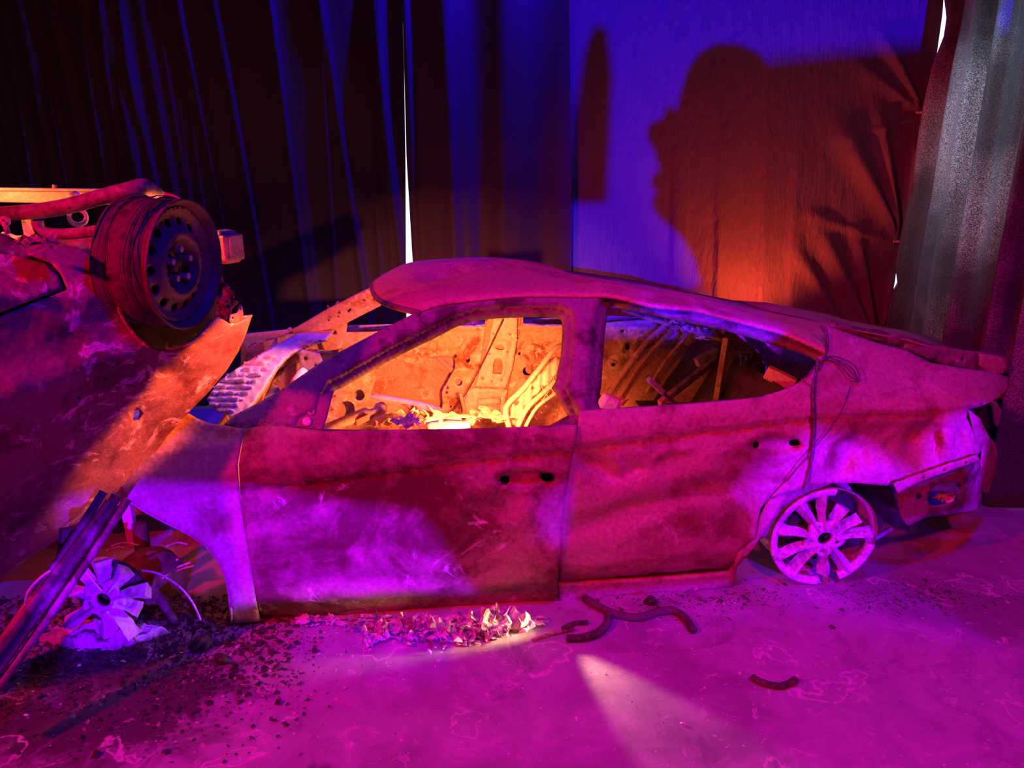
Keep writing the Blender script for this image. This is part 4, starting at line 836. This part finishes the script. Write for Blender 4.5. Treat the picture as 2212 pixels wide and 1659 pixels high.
for u, v, s, lab in ((1405, 1304, .05, 'small black lump on the floor just below the rear door'), (435, 1400, .07, 'round charred lump on the soot between front wheel and sill'), (480, 1430, .05, 'jagged black scrap at the edge of the soot patch')):
    c = gp_(u, v); bm = bmesh.new(); bmesh.ops.create_icosphere(bm, subdivisions=3, radius=s * .5)
    for vv in bm.verts: vv.co *= 1 + .5 * noise.noise(vv.co * 40 + Vector((u, 0, 0))); vv.co.z = max(vv.co.z * .7 + s * .25, 0)
    tag(mesh('charred_lump', [c + vv.co for vv in bm.verts], [tuple(x.index for x in f.verts) for f in bm.faces], M_dark, None, origin=c), lab, 'lump'); bm.free()
# scraps big enough to count
scr = [(1030, 1350, .14, 'pale torn scrap, leftmost in the warm glow under the sill'), (1062, 1345, .12, 'upright crumpled scrap behind the pale leaf in the glow'), (1110, 1358, .16, 'largest buff crumpled sheet under the front door'), (1072, 1375, .12, 'crumpled scrap in front of the buff sheet'), (1040, 1378, .09, 'small folded scrap at the front of the glowing heap'),
       (948, 1370, .15, 'broad bluish scrap left of the glowing heap'), (900, 1358, .12, 'bluish leaf of foil below the middle of the front door'), (840, 1366, .12, 'blue-lit curled scrap farther left in the heap'), (985, 1385, .10, 'flat grey scrap at the front of the heap'), (810, 1385, .09, 'leftmost pale curled scrap of the heap'), (880, 1385, .08, 'small twisted scrap before the bluish leaf')]
for k, (u, v, s, lab) in enumerate(scr): tag(crumple('crumpled_scrap', gp_(u, v), s, M_ash, 120 + k, None, 1.0, 10, .9), lab, 'scrap', 'crumpled scraps below the front door')
tag(tube('splinter', [gp_(1150, 1388, .01), gp_(1190, 1375, .012), gp_(1240, 1365, .012)], .006, M_wood, None, 6, origin=gp_(1190, 1375)), 'thin wooden splinter lying in the warm light', 'splinter')
tag(tube('splinter', [gp_(1215, 1362, .01), gp_(1240, 1352, .012), gp_(1270, 1350, .012)], .009, M_rub, None, 6, origin=gp_(1240, 1352)), 'dark stick on the floor behind the ribbed hose', 'splinter')
tag(tube('thin_wire', cr3([gp_(795, 1290, .06), gp_(815, 1340, .03), gp_(808, 1370, .01), gp_(850, 1372, .01), gp_(1020, 1370, .02)]), .003, M_wire, None, 5, origin=gp_(808, 1370)), 'thin bent wire trailing across the heap of scraps', 'wire')
tag(tube('loose_cable', cr3([hitB(55, 1310, .05), hitB(60, 1280, .05), hitB(85, 1250, .05), hitB(110, 1232, .05)]), .004, M_alloy, WR and None, 6, origin=gp_(60, 1400)), 'pale loop of cable left of the melted front wheel', 'cable')
# debris nobody could count: two beds of chips
def chips(name, n, area, smin, smax, mat, seed, label, hmax=0.0, boxp=.25):
    rng = random.Random(seed); V = []; F = []
    for _ in range(n):
        u, v = area(rng); p = ground(u, v); s = rng.uniform(smin, smax) * (1 if rng.random() < .85 else 2); a = rng.uniform(0, 6.28)
        x = Vector((math.cos(a), math.sin(a), rng.uniform(-.4, .4))) * s; y = Vector((-math.sin(a), math.cos(a), rng.uniform(-.4, .4))) * s * rng.uniform(.25, .9); z = Vector((0, 0, s * rng.uniform(.1, .5)))
        c = p + Vector((0, 0, s * .5 + rng.uniform(0, hmax) * max(0, 1 - 0)))
        b = len(V); V += [c - x - y, c + x * rng.uniform(.4, 1) - y, c + x + y, c - x * rng.uniform(.3, 1) + y, c + z]
        F += [(b, b + 1, b + 4), (b + 1, b + 2, b + 4), (b + 2, b + 3, b + 4), (b + 3, b, b + 4), (b + 3, b + 2, b + 1, b)]
    return tag(mesh(name, V, F, mat, None, False), label, 'debris', kind='stuff')
def g2(cx, cy, sx, sy): return lambda r: (r.gauss(cx, sx), min(1650, max(1100, r.gauss(cy, sy))))
def ash_area(r):
    u = r.choice((r.gauss(900, 90), r.gauss(1050, 55), r.uniform(640, 1150))); return u, 1340 + (1 - .1) * abs(r.gauss(0, 32)) * max(.25, 1 - abs(u - 950) / 330)
chips('ash_heap', 1500, ash_area, .004, .011, M_ash, 31, 'bed of pale ash and paper flakes below the front door', .02)
chips('charred_crumbs', 5200, lambda r: (r.uniform(-20, 620) + r.gauss(0, 60), 1290 + abs(r.gauss(40, 110))), .002, .007, M_dark, 32, 'black burnt crumbs strewn round the melted front wheel', .004)
chips('pale_crumbs', 900, lambda r: (r.uniform(0, 800) + r.gauss(0, 60), 1330 + abs(r.gauss(0, 110))), .0015, .0045, M_ash, 33, 'pale bits of glass and ash scattered on the soot at left', .002)
chips('rust_flakes', 900, lambda r: (r.choice((r.gauss(1500, 120), r.gauss(1960, 90))), 1275 + r.gauss(0, 14) + abs(r.gauss(0, 22))), .0015, .005, M_dark, 34, 'dark flakes on the floor beneath the rear door and rear wheel', .0)
chips('floor_grit', 900, lambda r: (r.uniform(600, 2200), r.uniform(1300, 1650)), .0012, .003, M_ash, 35, 'tiny pale grit dotted over the open floor', .0)

# ------------------------------------------------------------------ behind the camera: added flags and plates cutting the light, a visitor in the beam
def toward(u, v, t, y=YC): p = hitA(u, v, y); return LB.lerp(p, t)
def flag(poly, t, parent):  # added sheet that blocks part of the blue lamp's beam
    vs = [toward(u, v, t) for u, v in poly]; n = len(vs); d = (hitA(1600, 300, YC) - LB).normalized() * .004
    V = vs + [x + d for x in vs]; F = [tuple(range(n)), tuple(range(2 * n - 1, n - 1, -1))] + [(i, (i + 1) % n, (i + 1) % n + n, i + n) for i in range(n)]
    return mesh('beam_flag', V, F, M_dark, parent, False)
LAMP = empty('unseen_lamp', Matrix.Translation(LB + Vector((0, 0, -1.84))), 'black stage light on a stand behind the viewer', 'lamp')
ad = (hitA(1560, 330, YC) - LB).normalized()
mesh('lamp_body', *tube_geo([LB - ad * .28, LB - ad * .06], .09, 20), M_dark, LAMP)
tube('stand', [LB - ad * .15 - Vector((0, 0, .09)), Vector((LB.x, LB.y, 0)) - ad * .15 * Vector((1, 1, 0)).length * 0 + Vector((0, 0, .02))], .018, M_dark, LAMP)
flag([(1655, 128), (1800, 112), (2005, 92), (2400, 70), (2400, 900), (1610, 900), (1620, 450), (1655, 300)], .10, LAMP)
flag([(1262, 110), (1285, 50), (1312, 60), (1325, 160), (1312, 440), (1232, 440), (1240, 250)], .16, LAMP)  # strip added to throw the shadow of a raised phone
flag([(-2500, 700), (1225, 690), (1330, 690), (2600, 760), (2600, 1900), (-2500, 1900)], .09, LAMP)
flag([(-2500, -3500), (1222, -3500), (1226, 690), (-2500, 690)], .085, LAMP)
def light_mask(L, outer, holes, t, y, parent, res=200):  # added plate whose holes shape the blue patches
    V, F, _, _ = cdt(outer, holes, res); vs = [L.lerp(hitA(u, v, y), t) for u, v in V]
    return mesh('light_mask_plate', vs, F, M_dark, parent, False, .001)
def added_lamp(L, tgt, label):  # added lamp for a shaped blue patch, no such source known
    r = empty('unseen_lamp', Matrix.Translation(Vector((L.x, L.y, 0))), label, 'lamp', None); a = (tgt - L).normalized()
    mesh('lamp_body', *tube_geo([L - a * .22, L - a * .05], .07, 20), M_dark, r)
    mesh('stand', *tube_geo([L - a * .12 - Vector((0, 0, .07)), Vector((L.x, L.y, .0)) - a * .12 * Vector((1, 1, 0)).length * 0], .015, 10), M_dark, r)
    return r
r1 = added_lamp(LD, hitA(700, 1180), 'low black added lamp aimed at the front door, behind the viewer')
light_mask(LD, [(-350, -900), (1750, -900), (1750, 1900), (-350, 1900)], [[(150, 1040), (515, 1045), (700, 1075), (900, 1108), (945, 1160), (985, 1235), (1030, 1290), (850, 1282), (700, 1294), (560, 1303), (150, 1420)], [(640, 1352), (980, 1338), (980, 1362), (640, 1376)]], .25, 0, r1)
r2 = added_lamp(LR, hitA(1780, 1080), 'black added lamp aimed at the tail of the sedan, behind the viewer')
light_mask(LR, [(900, 240), (2700, 240), (2700, 1800), (900, 1800)], [[(1950, 1140), (2060, 1118), (2180, 1110), (2180, 1190), (2000, 1230), (1900, 1240)], [(1215, 1304), (1400, 1292), (1580, 1274), (1600, 1292), (1400, 1310), (1230, 1324)], [(1150, 1080), (1185, 1050), (1222, 1045), (1216, 1180), (1160, 1150)], [(1595, 1070), (1620, 1010), (1650, 968), (1720, 955), (1762, 925), (1790, 950), (1850, 948), (1905, 985), (1985, 1035), (2005, 1000), (2040, 905), (2110, 880), (2200, 900), (2165, 1120), (2128, 1060), (2118, 992), (1935, 1058), (1900, 1150), (1960, 1290), (1640, 1290), (1645, 1110)]], .25, 0, r2)
HEADP = [(1500, 560), (1478, 520), (1450, 492), (1420, 465), (1408, 435), (1420, 415), (1408, 402), (1410, 382), (1425, 368), (1416, 330), (1400, 300), (1399, 280), (1410, 262), (1432, 256), (1445, 222), (1461, 240), (1472, 195), (1488, 145), (1512, 112), (1550, 92), (1600, 95), (1640, 115), (1665, 150), (1690, 250), (1690, 400), (1660, 500), (1650, 580), (1700, 640), (1520, 640)]
TH = (-.8 - LB.y) / ((MA @ Vector((1.8, YC, 0))).y - LB.y)
hv = [toward(u, v, TH) for u, v in HEADP]; H2 = [(p.x, p.z) for p in hv]; yh = sum(p.y for p in hv) / len(hv)
Vh, Fh, Oh, _ = cdt(H2, [], .018)
def inflate(T, D): return lambda x, z: T * math.sqrt(max(0, 1 - (1 - min(1, dpoly(x, z, Oh) / D)) ** 2))
fi = inflate(.068, .08); n = len(Vh)
V = [Vector((x, yh - fi(x, z), z)) for x, z in Vh] + [Vector((x, yh + fi(x, z), z)) for x, z in Vh]
F = [tuple(f) for f in Fh] + [tuple(i + n for i in reversed(f)) for f in Fh]
hc = sum((p for p in hv), Vector()) / len(hv)
PER = empty('person', Matrix.Translation(Vector((hc.x + .07, yh, 0))), 'standing visitor behind the viewer, head in profile in the blue beam', 'person')
mesh('head', V, F, M_skin, PER)
px, pz = PER.location.x, hc.z - .22
def limb(name, P, r, mat): return tube(name, P, r, mat, PER, 14, 5)
body = limb('jacket', [(px, yh, pz + .03), (px, yh, pz - .05), (px, yh, pz - .25), (px, yh, pz - .5), (px, yh, pz - .62)], [.06, .13, .15, .14, .15], M_cloth)
for s in (-1, 1):
    limb('leg', [(px + s * .09, yh, pz - .58), (px + s * .1, yh, pz - .95), (px + s * .1, yh - .02, .06), (px + s * .1, yh - .03, .0)], [.09, .065, .05, .05], M_cloth)
    limb('arm', [(px + s * .12, yh, pz - .08), (px + s * .17, yh, pz - .34), (px + s * .18, yh, pz - .6)], [.055, .045, .035], M_cloth)
